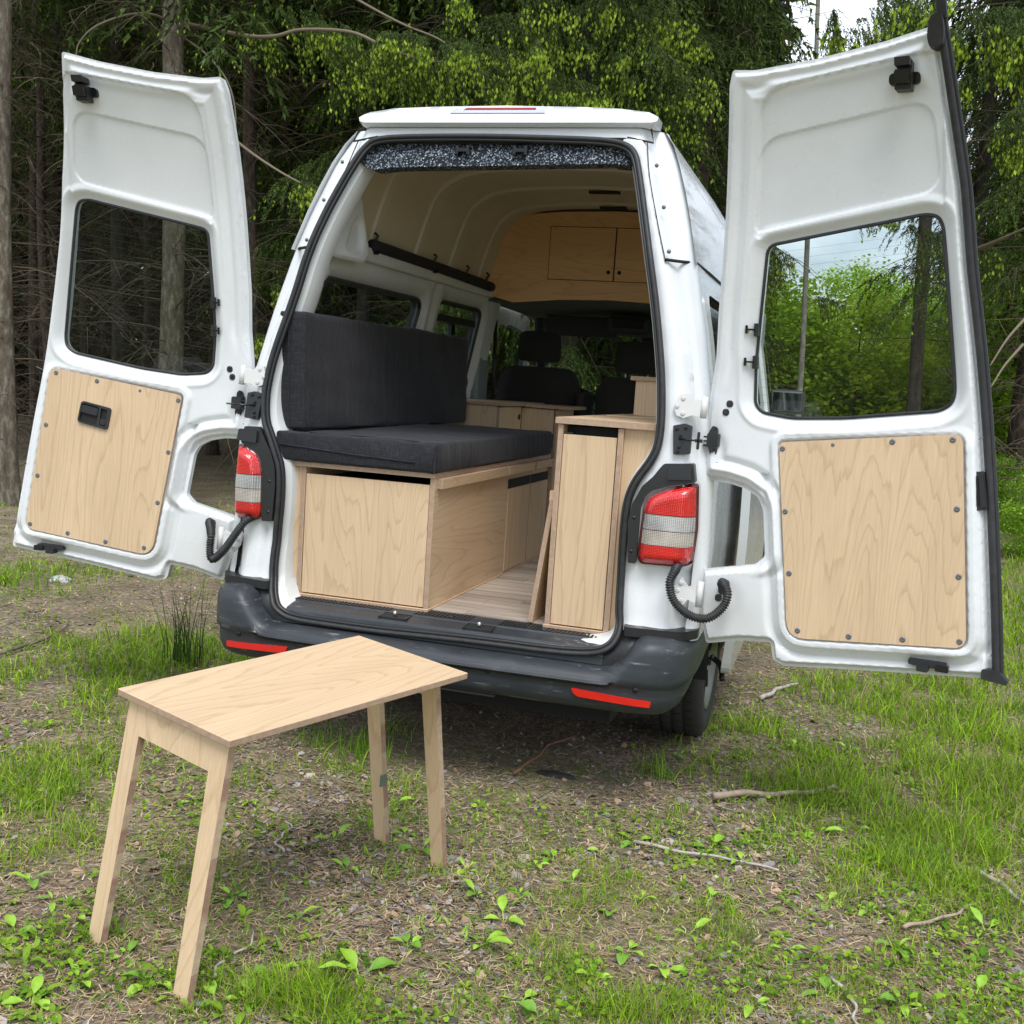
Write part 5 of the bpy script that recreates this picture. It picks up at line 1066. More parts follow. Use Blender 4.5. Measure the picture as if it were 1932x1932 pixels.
def rosettes(n, dmax, size, name, label, c0, c1, thr, per=(3, 7)):
    X, Y = visible_pts(n, dmax); cl = vnoise(X, Y, 1.5, 61) * .6 + vnoise(X, Y, 5, 63) * .4; k = (cl > thr) & ~((np.abs(X) < .9) & (Y > -.1) & (Y < 5)); X, Y = X[k], Y[k]; AV = []; AT = []; AC = []; o = 0
    geos = [leaf_geo(.045, .019, .5), leaf_geo(.055, .020, .8), leaf_geo(.035, .018, .3), leaf_geo(.06, .017, 1.0)]
    for x, y in zip(X, Y):
        m = R.integers(*per); a0 = R.uniform(0, 6.28); s0 = size * R.uniform(.45, 1.15); z = float(gz(x, y)); tone = R.uniform(0, 1)
        for i in range(m):
            V, T = geos[R.integers(0, 4)]; a = a0 + i * 6.28 / m + R.normal(0, .35); s = s0 * R.uniform(.6, 1.1); e = R.normal(.1, .3); ca, sa, ce, se_ = math.cos(a), math.sin(a), math.cos(e), math.sin(e)
            Q = V * s; Q = np.stack([Q[:, 0] * ce - Q[:, 2] * se_, Q[:, 1], Q[:, 0] * se_ + Q[:, 2] * ce], 1); Q = np.stack([Q[:, 0] * ca - Q[:, 1] * sa + x, Q[:, 0] * sa + Q[:, 1] * ca + y, Q[:, 2] + z], 1)
            AV.append(Q); AT.append(T + o); o += len(Q); t = np.clip(tone + R.normal(0, .25), 0, 1); AC.append(np.tile(np.array(c0) * (1 - t) + np.array(c1) * t, (len(T), 1)))
    return tag(obj(name, npmesh(name, np.vstack(AV), np.vstack(AT), np.vstack(AC)), leafm, None, True), label, 'weeds', None, 'stuff')
rosettes(1500, 5.0, .85, 'broadleaf_weeds', 'small broad-leaved weeds crowding the damp patches of the clearing', (.12, .27, .02), (.36, .55, .05), .52)
# the sticks one can point to
stick_pale = noisecol(mat('peeled_stick', (.40, .31, .23), .7), 25, [(.3, (.26, .19, .13)), (.7, (.48, .38, .30))], (1, 1, 1)); stick_red = noisecol(mat('red_stick', (.22, .11, .06), .75), 25, [(.3, (.14, .07, .04)), (.7, (.30, .15, .08))]); stick_grey = noisecol(mat('grey_stick', (.42, .38, .34), .8), 30, [(.3, (.30, .26, .22)), (.7, (.55, .50, .45))])
def stick(a, b, r, m, label, mids=(), name='stick', jag=.01):
    A_ = atZ(*a, 0); B_ = atZ(*b, 0); P = []; n = 14
    for i in range(n + 1):
        t = i / n; p = A_ * (1 - t) + B_ * t; q = np.array([-(B_ - A_)[1], (B_ - A_)[0]]); q /= np.linalg.norm(q); o = jag * (math.sin(t * 7 + a[0]) + .5 * math.sin(t * 17 + a[1])) ; x, y = p[0] + q[0] * o, p[1] + q[1] * o; P.append((x, y, float(gz(x, y)) + r * .9 + .012))
    rs = [r * (1 - .45 * i / n) * (1 + .08 * math.sin(i * 2.3)) for i in range(n + 1)]; return tag(tube(name, P, rs, m, None, 8), label, 'stick')
stick((1344, 1505), (1575, 1487), .0135, stick_pale, 'thickest pale stick lying right of centre, stripped of its bark'); stick((1583, 1494), (1628, 1506), .008, stick_pale, 'short pale stick just right of the thickest stick')
stick((1197, 1582), (1470, 1641), .0062, stick_grey, 'long thin whitish stick among the plantain leaves'); stick((965, 1462), (1085, 1388), .0072, stick_red, 'reddish brown stick reaching under the rear bumper')
stick((1710, 1766), (1850, 1708), .0062, stick_pale, 'short brown stick at the lower right of the clearing'); stick((1846, 1636), (1975, 1760), .008, stick_grey, 'grey stick in the grass at the right edge of the picture')
stick((527, 1612), (541, 1548), .0042, stick_grey, 'small curved twig behind the table legs', jag=.015); stick((1575, 1850), (1625, 1945), .0055, stick_grey, 'grey stick at the bottom edge right of centre'); stick((395, 1845), (480, 1775), .004, stick_grey, 'thin stick lying between the two near table legs')
stick((0, 1240), (130, 1180), .010, twm, 'long dark stick on the brown forest floor at the left edge'); stick((1430, 1325), (1500, 1300), .012, stick_grey, 'grey stick in the grass under the right rear door')
def lump(name, px, r, m, label, cat, seed=0, sq=.5):
    bm = bmesh.new(); bmesh.ops.create_icosphere(bm, subdivisions=3, radius=1)
    c = atZ(*px, 0)
    for v in bm.verts: k_ = 1 + .30 * mn.noise(v.co * 1.6 + Vector((seed, 0, 0))) + .12 * mn.noise(v.co * 4); v.co = Vector((v.co.x * r[0] * k_, v.co.y * r[1] * k_, v.co.z * r[2] * k_))
    o = obj(name, bm_mesh(bm), m, None, False); o.location = (c[0], c[1], float(gz(c[0], c[1])) + r[2] * .25); return tag(o, label, cat)
lump('stone', (113, 1094), (.07, .05, .028), noisecol(mat('white_stone', (.5, .5, .48), .8), 9, [(.3, (.34, .33, .31)), (.7, (.56, .56, .54))]), 'white stone lying in the grass below the left rear door', 'stone', 1)
lump('bark_piece', (1050, 1462), (.075, .028, .010), noisecol(mat('black_bark', (.02, .018, .017), .9), 20, [(.3, (.012, .011, .010)), (.7, (.04, .036, .033))]), 'blackened flake of bark behind the front edge of the bumper', 'bark', 2)
for i, q in enumerate([(720, 1602), (690, 1655), (1010, 1795)]): lump('bark_piece', q, (.032, .018, .006), noisecol(mat('grey_bark', (.13, .12, .11), .9), 20, [(.3, (.09, .08, .075)), (.7, (.2, .18, .17))]), ['grey bark flake beside the far table legs', 'grey bark flake nearer than the far table legs', 'dark bark flake on bare soil below the centre of the picture'][i], 'bark', i + 5)
# plantain rosettes: each plant a thing, its leaves parts sharing meshes
def leaf_mesh(L, Wd, curl, seed):
    rr_ = np.random.default_rng(seed); V = []; Fc = []; n = 8
    for i in range(n + 1):
        t = i / n; w_ = Wd * (math.sin(math.pi * max(0, (t - .28) / .72) ** .8) ** .8 if t > .28 else 0) * .5 + .0022 * (1 - t); z = .45 * L * math.sin(t * 1.7) * (1 - curl * t); x = L * t
        for j in (-1, -.5, 0, .5, 1): V.append((x, j * w_, z + abs(j) * w_ * .35 + .0015 * math.sin(i * 2 + j * 3)))
    for i in range(n):
        for j in range(4): a = i * 5 + j; Fc.append((a, a + 1, a + 6, a + 5))
    return mesh('leaf', V, Fc)
def leafmat(name, a, b): return noisecol(mat(name, a, .5, Subsurface_Weight=0.0), 40, [(.3, a), (.7, b)])
lm = [leafmat('plantain_leaf', (.20, .38, .02), (.30, .50, .045)), leafmat('plantain_leaf_light', (.24, .44, .03), (.35, .56, .06)), leafmat('plantain_leaf_dark', (.11, .25, .02), (.18, .35, .035))]
LM = []
for i in range(9): me = leaf_mesh(.075 + .012 * (i % 4), .026 + .006 * (i % 3), .45 + .2 * (i % 3), i); me.materials.append(lm[i % 3]); me.shade_smooth(); LM.append(me)
spots = [(630, 1577, 1.1), (655, 1640, .9), (795, 1592, 1.35), (765, 1560, .9), (745, 1505, .8), (1044, 1610, 1.0), (1098, 1592, 1.0), (1200, 1578, 1.1), (1340, 1590, 1.1), (1283, 1425, .9), (1185, 1405, .9), (1545, 1560, 1.0), (1455, 1560, 1.0), (1400, 1620, 1.1), (1010, 1625, .8), (880, 1640, .9), (900, 1690, .8), (980, 1680, .7), (905, 1790, 1.25), (950, 1740, 1.0), (770, 1790, .8), (680, 1845, 1.8), (520, 1830, .9), (470, 1880, 1.2), (980, 1890, 1.1), (1020, 1920, 1.2), (870, 1880, .9), (1120, 1850, .9), (1180, 1800, 1.0), (1250, 1830, 1.0), (1300, 1760, .9), (1150, 1720, .8), (1210, 1690, .8), (1480, 1790, .9), (1560, 1700, .9), (1640, 1720, .9), (1690, 1800, .8), (1770, 1640, .9), (1860, 1760, 1.0), (1420, 1900, 1.0), (1560, 1880, .9), (1700, 1900, .9), (1840, 1880, 1.0), (60, 1660, 1.0), (100, 1700, .9), (30, 1760, 1.1), (140, 1740, .9), (240, 1800, .9), (280, 1850, 1.1), (410, 1880, 1.1), (150, 1850, .9), (60, 1880, 1.2), (370, 1510, .9), (330, 1520, .8), (500, 1560, .8), (480, 1500, .8), (440, 1700, .8), (560, 1740, .7), (1650, 1560, .9), (1720, 1490, .9), (1850, 1500, 1.0), (1600, 1420, .9), (1500, 1410, .8), (1760, 1560, .9), (1340, 1690, .8), (1080, 1660, .8)]
random.seed(8)
for i, (px, py, s) in enumerate(spots):
    p = atZ(px, py, 0)
    where = ('in the grass below the right rear door' if px > 1400 and py < 1600 else 'on the bare ground at the lower right, near the brown stick' if px > 1400 and py < 1850 else 'at the bottom edge, lower right' if px > 1400 else 'by the long whitish stick' if px > 1130 and py < 1720 else 'on open soil just right of the far table legs' if px > 850 and py < 1720 else 'in the lower middle of the clearing' if px > 850 and py < 1830 else 'at the bottom edge, right of the middle' if px > 850 else 'beside the feet of the far table legs' if px > 600 and py < 1700 else 'right of the foot of the nearest table leg' if px > 440 and py > 1700 else 'between the four table legs' if px > 300 and py < 1750 else 'between the two near table legs' if px > 200 else 'at the left edge, left of the near table legs')
    t = thing('plantain', ('large, tall-leaved' if s > 1.3 else 'broad-leaved green') + ' plantain seedling ' + where, 'plant', (p[0], p[1], float(gz(p[0], p[1]))), 'plantain rosettes ' + where)
    nl = random.choice([3, 4, 4, 5]); a0 = random.uniform(0, 6.28)
    for k in range(nl):
        o = bpy.data.objects.new('leaf', LM[random.randrange(9)]); C.objects.link(o); o.parent = t; sc = s * random.uniform(.35, 1.0) * .92; o.rotation_euler = (random.uniform(-.25, .25), random.uniform(-.35, .25), a0 + k * 6.28 / nl + random.uniform(-.5, .5)); o.scale = (sc, sc * random.uniform(.85, 1.1), sc)
# tall grass clumps
def clump(px, n, h, w, label, spread=.06, col=((.10, .24, .012), (.32, .50, .035)), lean=.7):
    c = atZ(*px, 0); X = c[0] + R.normal(0, spread, n); Y = c[1] + R.normal(0, spread, n); A, F_, cc = blades(X, Y, h * R.uniform(.35, 1.1, n), np.full(n, w), gcol(n, *col), lean, 5); return tag(obj('grass_clump', npmesh('clump', A, F_, cc), leafm), label, 'grass', 'tufts of taller grass')
clump((345, 1250), 60, .50, .006, 'tallest dark grass clump beside the left end of the bumper', .05, ((.03, .07, .015), (.07, .15, .03)), .28)
clump((390, 1235), 70, .22, .005, 'arching grass tuft just left of the bumper corner', .09); clump((470, 1262), 50, .18, .005, 'grass tuft under the left reflector of the bumper', .08)
clump((690, 1420), 120, .15, .004, 'grass tuft behind the far left table leg'); clump((740, 1380), 60, .14, .004, 'grass tuft between the two far table legs'); clump((600, 1400), 80, .12, .004, 'grass tuft under the middle of the tabletop')
clump((1245, 1455), 90, .15, .004, 'grass tuft in front of the right reflector', .05); clump((530, 1880), 140, .10, .003, 'low grass tuft right of the nearest table leg', .05); clump((740, 1650), 90, .08, .003, 'low grass tuft in front of the far table legs', .05); clump((1390, 1770), 70, .10, .003, 'yellowish grass tuft near the whitish stick', .04, ((.12, .22, .03), (.27, .36, .09)))
clump((1690, 1600), 110, .13, .0035, 'bright grass tuft right of the thickest stick', .07, ((.10, .2, .03), (.22, .34, .07))); clump((130, 1500), 130, .14, .004, 'spreading grass tuft at the left edge left of the table', .10); clump((40, 1095), 130, .16, .007, 'grass tuft at the left edge below the left rear door', .22); clump((270, 1075), 60, .18, .006, 'grass tuft hidden partly under the left rear door', .08)
clump((172, 1772), 26, .055, .0028, 'few blades in front of the foot of the near left table leg', .014); clump((335, 1903), 26, .05, .0028, 'few blades round the foot of the nearest table leg', .016); clump((728, 1578), 22, .05, .003, 'few blades at the foot of the far left table leg', .016); clump((836, 1632), 22, .045, .003, 'few blades at the foot of the far right table leg', .016)
clump((1330, 1390), 60, .10, .004, 'grass growing round the right rear wheel', .09); clump((1270, 1402), 40, .07, .004, 'short grass in front of the right rear tyre', .06)

# ================================================================== FOREST
G = np.array([-.035, 0, 1.0]); G /= np.linalg.norm(G)            # the trees' upright; the van leans a little
def bark(name, a, b, c):
    m = mat(name, b, .9); t, bb, n, l = nodes(m); tcn = n('ShaderNodeTexCoord'); mpn = n('ShaderNodeMapping'); mpn.inputs['Scale'].default_value = (1, 1, .35); l(tcn.outputs['Object'], mpn.inputs[0])
    x = n('ShaderNodeTexNoise'); x.inputs['Scale'].default_value = 22; x.inputs['Detail'].default_value = 7; x.inputs['Roughness'].default_value = .7; l(mpn.outputs[0], x.inputs['Vector'])
    r = ramp(n, [(.3, a), (.5, b), (.62, c), (.78, tuple(min(.6, v * 1.5) for v in c))]); l(x.outputs[0], r.inputs[0])
    y = n('ShaderNodeTexNoise'); y.inputs['Scale'].default_value = 1.1; y.inputs['Detail'].default_value = 4; l(mpn.outputs[0], y.inputs['Vector']); r2 = ramp(n, [(.35, (.75, .72, .68)), (.7, (1.2, 1.22, 1.15))]); l(y.outputs[0], r2.inputs[0])
    m1 = n('ShaderNodeMixRGB'); m1.blend_type = 'MULTIPLY'; m1.inputs[0].default_value = 1; l(r.outputs[0], m1.inputs[1]); l(r2.outputs[0], m1.inputs[2]); l(m1.outputs[0], bb.inputs['Base Color'])
    bp = n('ShaderNodeBump'); bp.inputs['Strength'].default_value = .9; bp.inputs['Distance'].default_value = .02; l(x.outputs[0], bp.inputs['Height']); l(bp.outputs[0], bb.inputs['Normal']); return m
bark_brown = bark('spruce_bark', (.026, .018, .012), (.065, .046, .032), (.13, .10, .08)); bark_grey = bark('grey_bark_lichen', (.07, .055, .04), (.15, .125, .095), (.27, .25, .20)); bark_pale = bark('pale_bark', (.22, .21, .18), (.36, .35, .32), (.48, .47, .44)); bark_dark = bark('dark_bark', (.022, .018, .014), (.045, .036, .028), (.08, .068, .055))
def trunk_mesh(h, r, seed, k=14):
    rr_ = np.random.default_rng(seed); V = []; Fc = []; n = 40; ph = rr_.uniform(0, 6, 4)
    for i in range(n + 1):
        t = (i / n) ** 1.4; z = h * t - .25; rad_ = r * (1 - .85 * t) * (1 + .45 * math.exp(-max(z, 0) / .22)); wx = .05 * math.sin(z * .5 + ph[0]) + .015 * math.sin(z * 1.9 + ph[1]); wy = .05 * math.sin(z * .43 + ph[2])
        for j in range(k):
            a = 2 * math.pi * j / k; q = rad_ * (1 + .05 * math.sin(3 * a + ph[3] + z) + .03 * rr_.normal()); V.append((wx + q * math.cos(a), wy + q * math.sin(a), z))
    for i in range(n):
        for j in range(k): Fc.append((i * k + j, i * k + (j + 1) % k, (i + 1) * k + (j + 1) % k, (i + 1) * k + j))
    me = mesh('trunk', V, Fc); me.shade_smooth(); return me
def strips(P, Wd):
    """P (n,s,3) polylines, Wd (n,s) widths -> crossed flat strips, thin enough to read as round twigs"""
    n, s, _ = P.shape; d = np.gradient(P, axis=1); d /= np.linalg.norm(d, axis=2)[:, :, None] + 1e-9; a = np.cross(d, np.array([0, 0, 1.])); a /= np.linalg.norm(a, axis=2)[:, :, None] + 1e-6; b = np.cross(d, a)
    VV = []; TT = []; off = 0
    k3 = [a, -a * .5 + b * .87, -a * .5 - b * .87]
    V = np.stack([P + q * Wd[:, :, None] * .5 for q in k3], 2).reshape(-1, 3); idx = np.arange(n * s * 3).reshape(n, s, 3)
    for j in range(3): q = np.stack([idx[:, :-1, j], idx[:, :-1, (j + 1) % 3], idx[:, 1:, (j + 1) % 3], idx[:, 1:, j]], -1).reshape(-1, 4); TT.append(q)
    return V, np.vstack(TT)
def dead_branches(seed, n=95, z0=.6, z1=9, Lm=1.5):
    q = np.random.default_rng(seed); z = q.uniform(z0, z1, n); az = q.uniform(0, 6.28, n); L = Lm * q.uniform(.35, 1.15, n); s = 7; t = np.linspace(0, 1, s)[None]; cv = q.normal(0, .35, (n, 1)); dr = q.uniform(-.15, .55, (n, 1)); up = q.uniform(-.1, .35, (n, 1))
    ang = az[:, None] + cv * t; r = L[:, None] * t; P = np.stack([np.cos(ang) * r, np.sin(ang) * r, z[:, None] + L[:, None] * (up * t - dr * t * t * 1.2)], 2); W_ = (.016 * (1 - t) + .003) * (L[:, None] / Lm)
    V, T = strips(P, W_); Vs = [V]; Ts = [T]; o = len(V); cols = [np.repeat(1.0, len(T))]
    m = n * 8; bi = np.repeat(np.arange(n), 8); ti = q.uniform(.2, 1, m); base = np.stack([np.array([np.interp(ti[i], t[0], P[bi[i], :, k]) for i in range(m)]) for k in range(3)], 1)
    a2 = az[bi] + q.normal(0, 1.0, m); l2 = L[bi] * .5 * q.uniform(.25, 1, m) * (1.15 - ti * .6); t2 = np.linspace(0, 1, 5)[None]; c2 = q.normal(0, .6, (m, 1)); an = a2[:, None] + c2 * t2
    P2 = base[:, None, :] + np.stack([np.cos(an) * l2[:, None] * t2, np.sin(an) * l2[:, None] * t2, l2[:, None] * (q.normal(-.15, .35, (m, 1)) * t2 - .45 * t2 ** 2)], 2); V2, T2 = strips(P2, (.0065 * (1 - t2) + .0022) * np.ones((m, 1))); Vs.append(V2); Ts.append(T2 + o)
    T = np.vstack(Ts); c = q.uniform(.7, 1.4, (len(T), 1)) * np.array([(.095, .075, .045)]); return npmesh('dead_branches', np.vstack(Vs), T, c)
TIP = (.032, .058)
def bough(q, L, ntw, nl, nw, dens, tipf, droop=.35, hang=.5):
    """needled bough along +x -> triangles (m,3,3), colours (m,3)"""
    ti = np.sort(q.uniform(.12, 1, ntw)); sd_ = np.where(np.arange(ntw) % 2 == 0, 1, -1); base = np.stack([ti * L, np.zeros(ntw), .12 * L * ti - droop * L * ti ** 2], 1)
    l = L * (.34 * (1 - ti) + .16) * q.uniform(.5, 1.2, ntw); d = np.stack([q.uniform(.3, .8, ntw), sd_ * q.uniform(.15, .8, ntw), -hang * q.uniform(.5, 1.6, ntw)], 1); d /= np.linalg.norm(d, axis=1)[:, None]
    cnt = np.maximum((l * dens).astype(int), 4); wi = np.repeat(np.arange(ntw), cnt); s = q.uniform(0, 1, len(wi)); D_ = d[wi]; p = base[wi] + D_ * (s * l[wi])[:, None]; p[:, 2] -= hang * .7 * l[wi] * s ** 2
    p += q.normal(0, .006, p.shape)
    nd = D_ * .9 + q.normal(0, .45, p.shape); nd[:, 2] -= .3; nd /= np.linalg.norm(nd, axis=1)[:, None]; side = np.cross(nd, q.normal(0, 1, p.shape)); side /= np.linalg.norm(side, axis=1)[:, None]; ln = nl * q.uniform(.6, 1.3, len(p)); 
    T = np.stack([p - side * nw / 2, p + side * nw / 2, p + nd * ln[:, None]], 1); g = q.uniform(.5, 1.5, (len(p), 1)); c = np.array([(.062, .098, .020)]) * g; out_ = [T]; oc = [c]
    # young shoots at the twig ends
    sel = np.repeat(np.arange(ntw), 7)[q.uniform(0, 1, ntw * 7) < tipf]
    if len(sel):
        st_ = q.uniform(.55, 1.03, len(sel)); pp = base[sel] + d[sel] * (st_ * l[sel])[:, None]; pp[:, 2] -= hang * .7 * l[sel] * st_ ** 2; pp += q.normal(0, .015, pp.shape)
        dn = np.stack([q.normal(0, .2, len(sel)), q.normal(0, .2, len(sel)), -np.ones(len(sel))], 1); dn /= np.linalg.norm(dn, axis=1)[:, None]; L2 = q.uniform(*TIP, len(sel))[:, None]
        for k in range(3):
            sd2 = np.cross(dn, q.normal(0, 1, pp.shape)); sd2 /= np.linalg.norm(sd2, axis=1)[:, None]; w2 = L2 * .24
            out_ += [np.stack([pp, pp + dn * L2 * .5 + sd2 * w2, pp + dn * L2 * .5 - sd2 * w2], 1), np.stack([pp + dn * L2 * .5 + sd2 * w2, pp + dn * L2, pp + dn * L2 * .5 - sd2 * w2], 1)]
            cc_ = np.array([(.36, .50, .05)]) * q.uniform(.65, 1.25, (len(sel), 1)); oc += [cc_, cc_]
    # woody stem
    return np.concatenate(out_), np.concatenate(oc)
def crown_mesh(seed, z0, z1, rad0, nb, ntw, nl, nw, dens, tipf, top=.15, hang=.6, sector=None):
    q = np.random.default_rng(seed); TT = []; CC = []; stems = []
    for i in range(nb):
        f = (i + q.uniform(0, 1)) / nb; z = z0 + (z1 - z0) * f; L = rad0 * (1 - (1 - top) * f) * q.uniform(.65, 1.15); az = q.uniform(0, 6.28) if sector is None else q.uniform(*sector)
        T, c = bough(q, L, int(ntw * (.5 + .5 * L / rad0)), nl, nw, dens, tipf, q.uniform(.2, .5), hang); ca, sa = math.cos(az), math.sin(az); Rm = np.array([[ca, -sa, 0], [sa, ca, 0], [0, 0, 1.]]); TT.append(T @ Rm.T + np.array([0, 0, z])); CC.append(c)
        t = np.linspace(0, 1, 7); stems.append(np.stack([t * L, 0 * t, .12 * L * t - .35 * L * t ** 2], 1) @ Rm.T + np.array([0, 0, z]))
    T = np.concatenate(TT); V, S4 = strips(np.array(stems), np.tile(np.linspace(.022, .004, 7), (nb, 1))); S3 = np.vstack([S4[:, :3], S4[:, [0, 2, 3]]]); n = len(T) * 3
    return npmesh('crown', np.vstack([T.reshape(-1, 3), V]), np.vstack([np.arange(n).reshape(-1, 3), S3 + n]), np.vstack([np.concatenate(CC), np.tile((.09, .07, .05), (len(S3), 1))]))
def leafy(seed, n, rx, ry, rz, cz, size, cols, ncl=60):
    """loose deciduous crown from leaf-sized faces gathered in clumps"""
    q = np.random.default_rng(seed); d = q.normal(0, 1, (ncl, 3)); d /= np.linalg.norm(d, axis=1)[:, None]; cl = d * q.uniform(.75, 1, (ncl, 1)) * np.array([rx, ry, rz]) + np.array([0, 0, cz]); w = q.integers(0, ncl, n); p = cl[w] + q.normal(0, 1, (n, 3)) * np.array([rx, ry, rz * .6]) * .17
    nd = q.normal(0, 1, (n, 3)); nd[:, 2] = -abs(nd[:, 2]) * .4; nd /= np.linalg.norm(nd, axis=1)[:, None]; sd_ = np.cross(nd, np.array([0, 0, 1.]) + q.normal(0, .55, (n, 3))); sd_ /= np.linalg.norm(sd_, axis=1)[:, None]; L = size * q.uniform(.6, 1.4, (n, 1)); V = np.stack([p, p + nd * L * .5 + sd_ * L * .33, p + nd * L, p + nd * L * .5 - sd_ * L * .33], 1)
    tone = q.uniform(.75, 1.25, (ncl, 1))[w]; t = q.uniform(0, 1, (n, 1)); c = (np.array(cols[0]) * (1 - t) + np.array(cols[1]) * t) * tone; return npmesh('foliage', V.reshape(-1, 3), np.arange(n * 4).reshape(-1, 4), c)
def attach(o, m): 
    o.data.materials.clear(); o.data.materials.append(m); return o
DEAD = [dead_branches(i, 120) for i in range(4)]
CR_HI = [crown_mesh(50 + i, 5.5, 17, 2.3, 70, 16, .11, .035, 55, .25) for i in range(2)]       # high crowns, mostly for the shade they give
CR_LO = [crown_mesh(60 + i, 1.7, 9.5, 2.0, 62, 46, .042, .012, 165, .06, .8) for i in range(3)]  # green down low
CR_MID = [crown_mesh(70 + i, 3.3, 11, 2.2, 58, 46, .042, .012, 165, .06, .8) for i in range(2)]
for me in DEAD: me.materials.append(barkcol)
for me in CR_HI + CR_LO + CR_MID: me.materials.append(needlem)
TR_ = {}
def trunk_of(r, m, seed):
    k = (round(r, 2), m.name, seed % 3)
    if k not in TR_: me = trunk_mesh(19, r, seed); me.materials.append(m); TR_[k] = me
    return TR_[k]
def tree(px, d, r, m, label, group=None, crown=('hi',), dead=True, seed=0, lean=0, name='spruce_tree', py=760, cs=1.0):
    v = ray(px, py); v = v / (v @ FW); P = CAM + v * d; x, y = P[0], P[1]
    t = thing(name, label, 'tree', (x, y, float(gz(x, y))), group); q = np.random.default_rng(seed + 7)
    t.rotation_euler = (0, math.atan2(G[0] + lean, 1), 0)
    def part(nm, me, rz, sc=1): o = bpy.data.objects.new(nm, me); C.objects.link(o); o.parent = t; o.rotation_euler[2] = rz; o.scale = (sc, sc, max(sc, .9)); return o
    part('trunk', trunk_of(r, m, seed), q.uniform(0, 6.28))
    if dead: tag(part('dead_branches', DEAD[seed % 4], q.uniform(0, 6.28), q.uniform(.9, 1.15)), kind='stuff')
    for c in crown: me = {'hi': CR_HI, 'lo': CR_LO, 'mid': CR_MID}[c]; part('crown', me[seed % len(me)], q.uniform(0, 6.28), cs * q.uniform(.9, 1.12))
    return t
# named trees
tree(25, 11.2, .105, bark_grey, 'spruce trunk with peeling bark at the left edge of the picture', seed=1)
tree(-6, 13.2, .09, bark_brown, 'dark spruce trunk cut by the left edge, behind the peeling one', seed=2)
tree(329, 12.0, .135, bark_grey, 'broad grey lichened spruce trunk seen through and above the left door window', seed=3)
tree(281, 17.5, .10, bark_brown, 'thin spruce trunk just left of the broad grey trunk', seed=4); tree(160, 19, .09, bark_brown, 'faint spruce trunk seen through the left half of the left door window', seed=5)
tree(480, 12.8, .085, bark_brown, 'brown spruce trunk standing between the left door and the van', seed=6); tree(570, 17, .09, bark_dark, 'dark spruce trunk left of the van roof', crown=('hi', 'mid'), seed=7)
tree(405, 20, .10, bark_brown, 'distant spruce trunk behind the left door hinge', seed=8); tree(90, 15.5, .07, bark_brown, 'slim spruce trunk between the left edge and the left door', seed=9)
tree(690, 13.6, .10, bark_dark, 'spruce with bright young shoots over the left end of the van roof', crown=('mid', 'hi'), seed=10); tree(900, 12.6, .11, bark_dark, 'spruce with bright young shoots above the brake light', crown=('mid', 'hi'), seed=11)
tree(1085, 11.6, .11, bark_dark, 'spruce with the densest young shoots above the right half of the van roof', crown=('lo', 'hi'), seed=12); tree(1215, 14.0, .10, bark_dark, 'dark green spruce behind the right shoulder of the van roof', crown=('lo', 'hi'), seed=13)
tree(1310, 13.6, .085, bark_brown, 'spruce with a bare brown trunk between the van roof and the right door', crown=('lo', 'hi'), seed=14, cs=.5); tree(1346, 18, .10, bark_dark, 'spruce rising just left of the patch of sky', crown=('lo', 'hi'), seed=15, cs=.6)
tree(1722, 12.5, .082, bark_dark, 'dark spruce trunk seen through the right door window', crown=(), dead=False, seed=16); tree(1508, 15.5, .042, bark_pale, 'slender pale trunk seen through the left half of the right door window', crown=(), dead=False, seed=17, name='birch_tree')
tree(1898, 19, .13, bark_dark, 'leaning dark trunk right of the right rear door', seed=18, lean=.03, crown=('hi',)); tree(1938, 15.2, .14, bark_brown, 'thick rough trunk at the right edge of the picture', seed=19, crown=('mid', 'hi')); tree(1868, 23, .11, bark_dark, 'dark trunk close beside the black door seal', seed=20, crown=('hi',))
tree(1835, 13.0, .10, bark_dark, 'spruce whose green boughs hang above the top of the right door', crown=(), seed=21); tree(1990, 12.0, .10, bark_brown, 'spruce just beyond the right edge with dead twigs reaching in', crown=('mid', 'hi'), seed=22)
# the rest of the stand
random.seed(21); spots_ = []
for k in range(400):
    px = random.uniform(-420, 1215) if random.random() < .9 else random.uniform(1950, 2600); d = random.uniform(15, 40); v = ray(px, 760); P = CAM + v * d
    if P[1] < 6.5 and abs(P[0]) < 3: continue
    if all((P[0] - a) ** 2 + (P[1] - b) ** 2 > 1.7 for a, b in spots_): spots_.append((P[0], P[1])); 
    else: continue
    where = 'far left of the picture, beyond the left door' if px < 300 else 'between the left door and the van' if px < 640 else 'right behind the van' if px < 1400 else 'far right, beyond the right door'; where = ('nearer ' if d < 24 else 'distant ') + 'spruce trunk in the dark stand, ' + where
    tree(px, d, random.choice([.08, .10, .12]), random.choice([bark_brown, bark_dark, bark_dark]), where, where.replace('spruce trunk', 'spruces'), ('hi', 'lo') if (px > 1150 or (px > 560 and random.random() < .5)) else (('hi', 'mid') if px > 1500 or (px > 560 and random.random() < .3) else ('hi',)), d < 30, 30 + k)
    if len(spots_) > 95: break
print('forest trees', len(spots_))
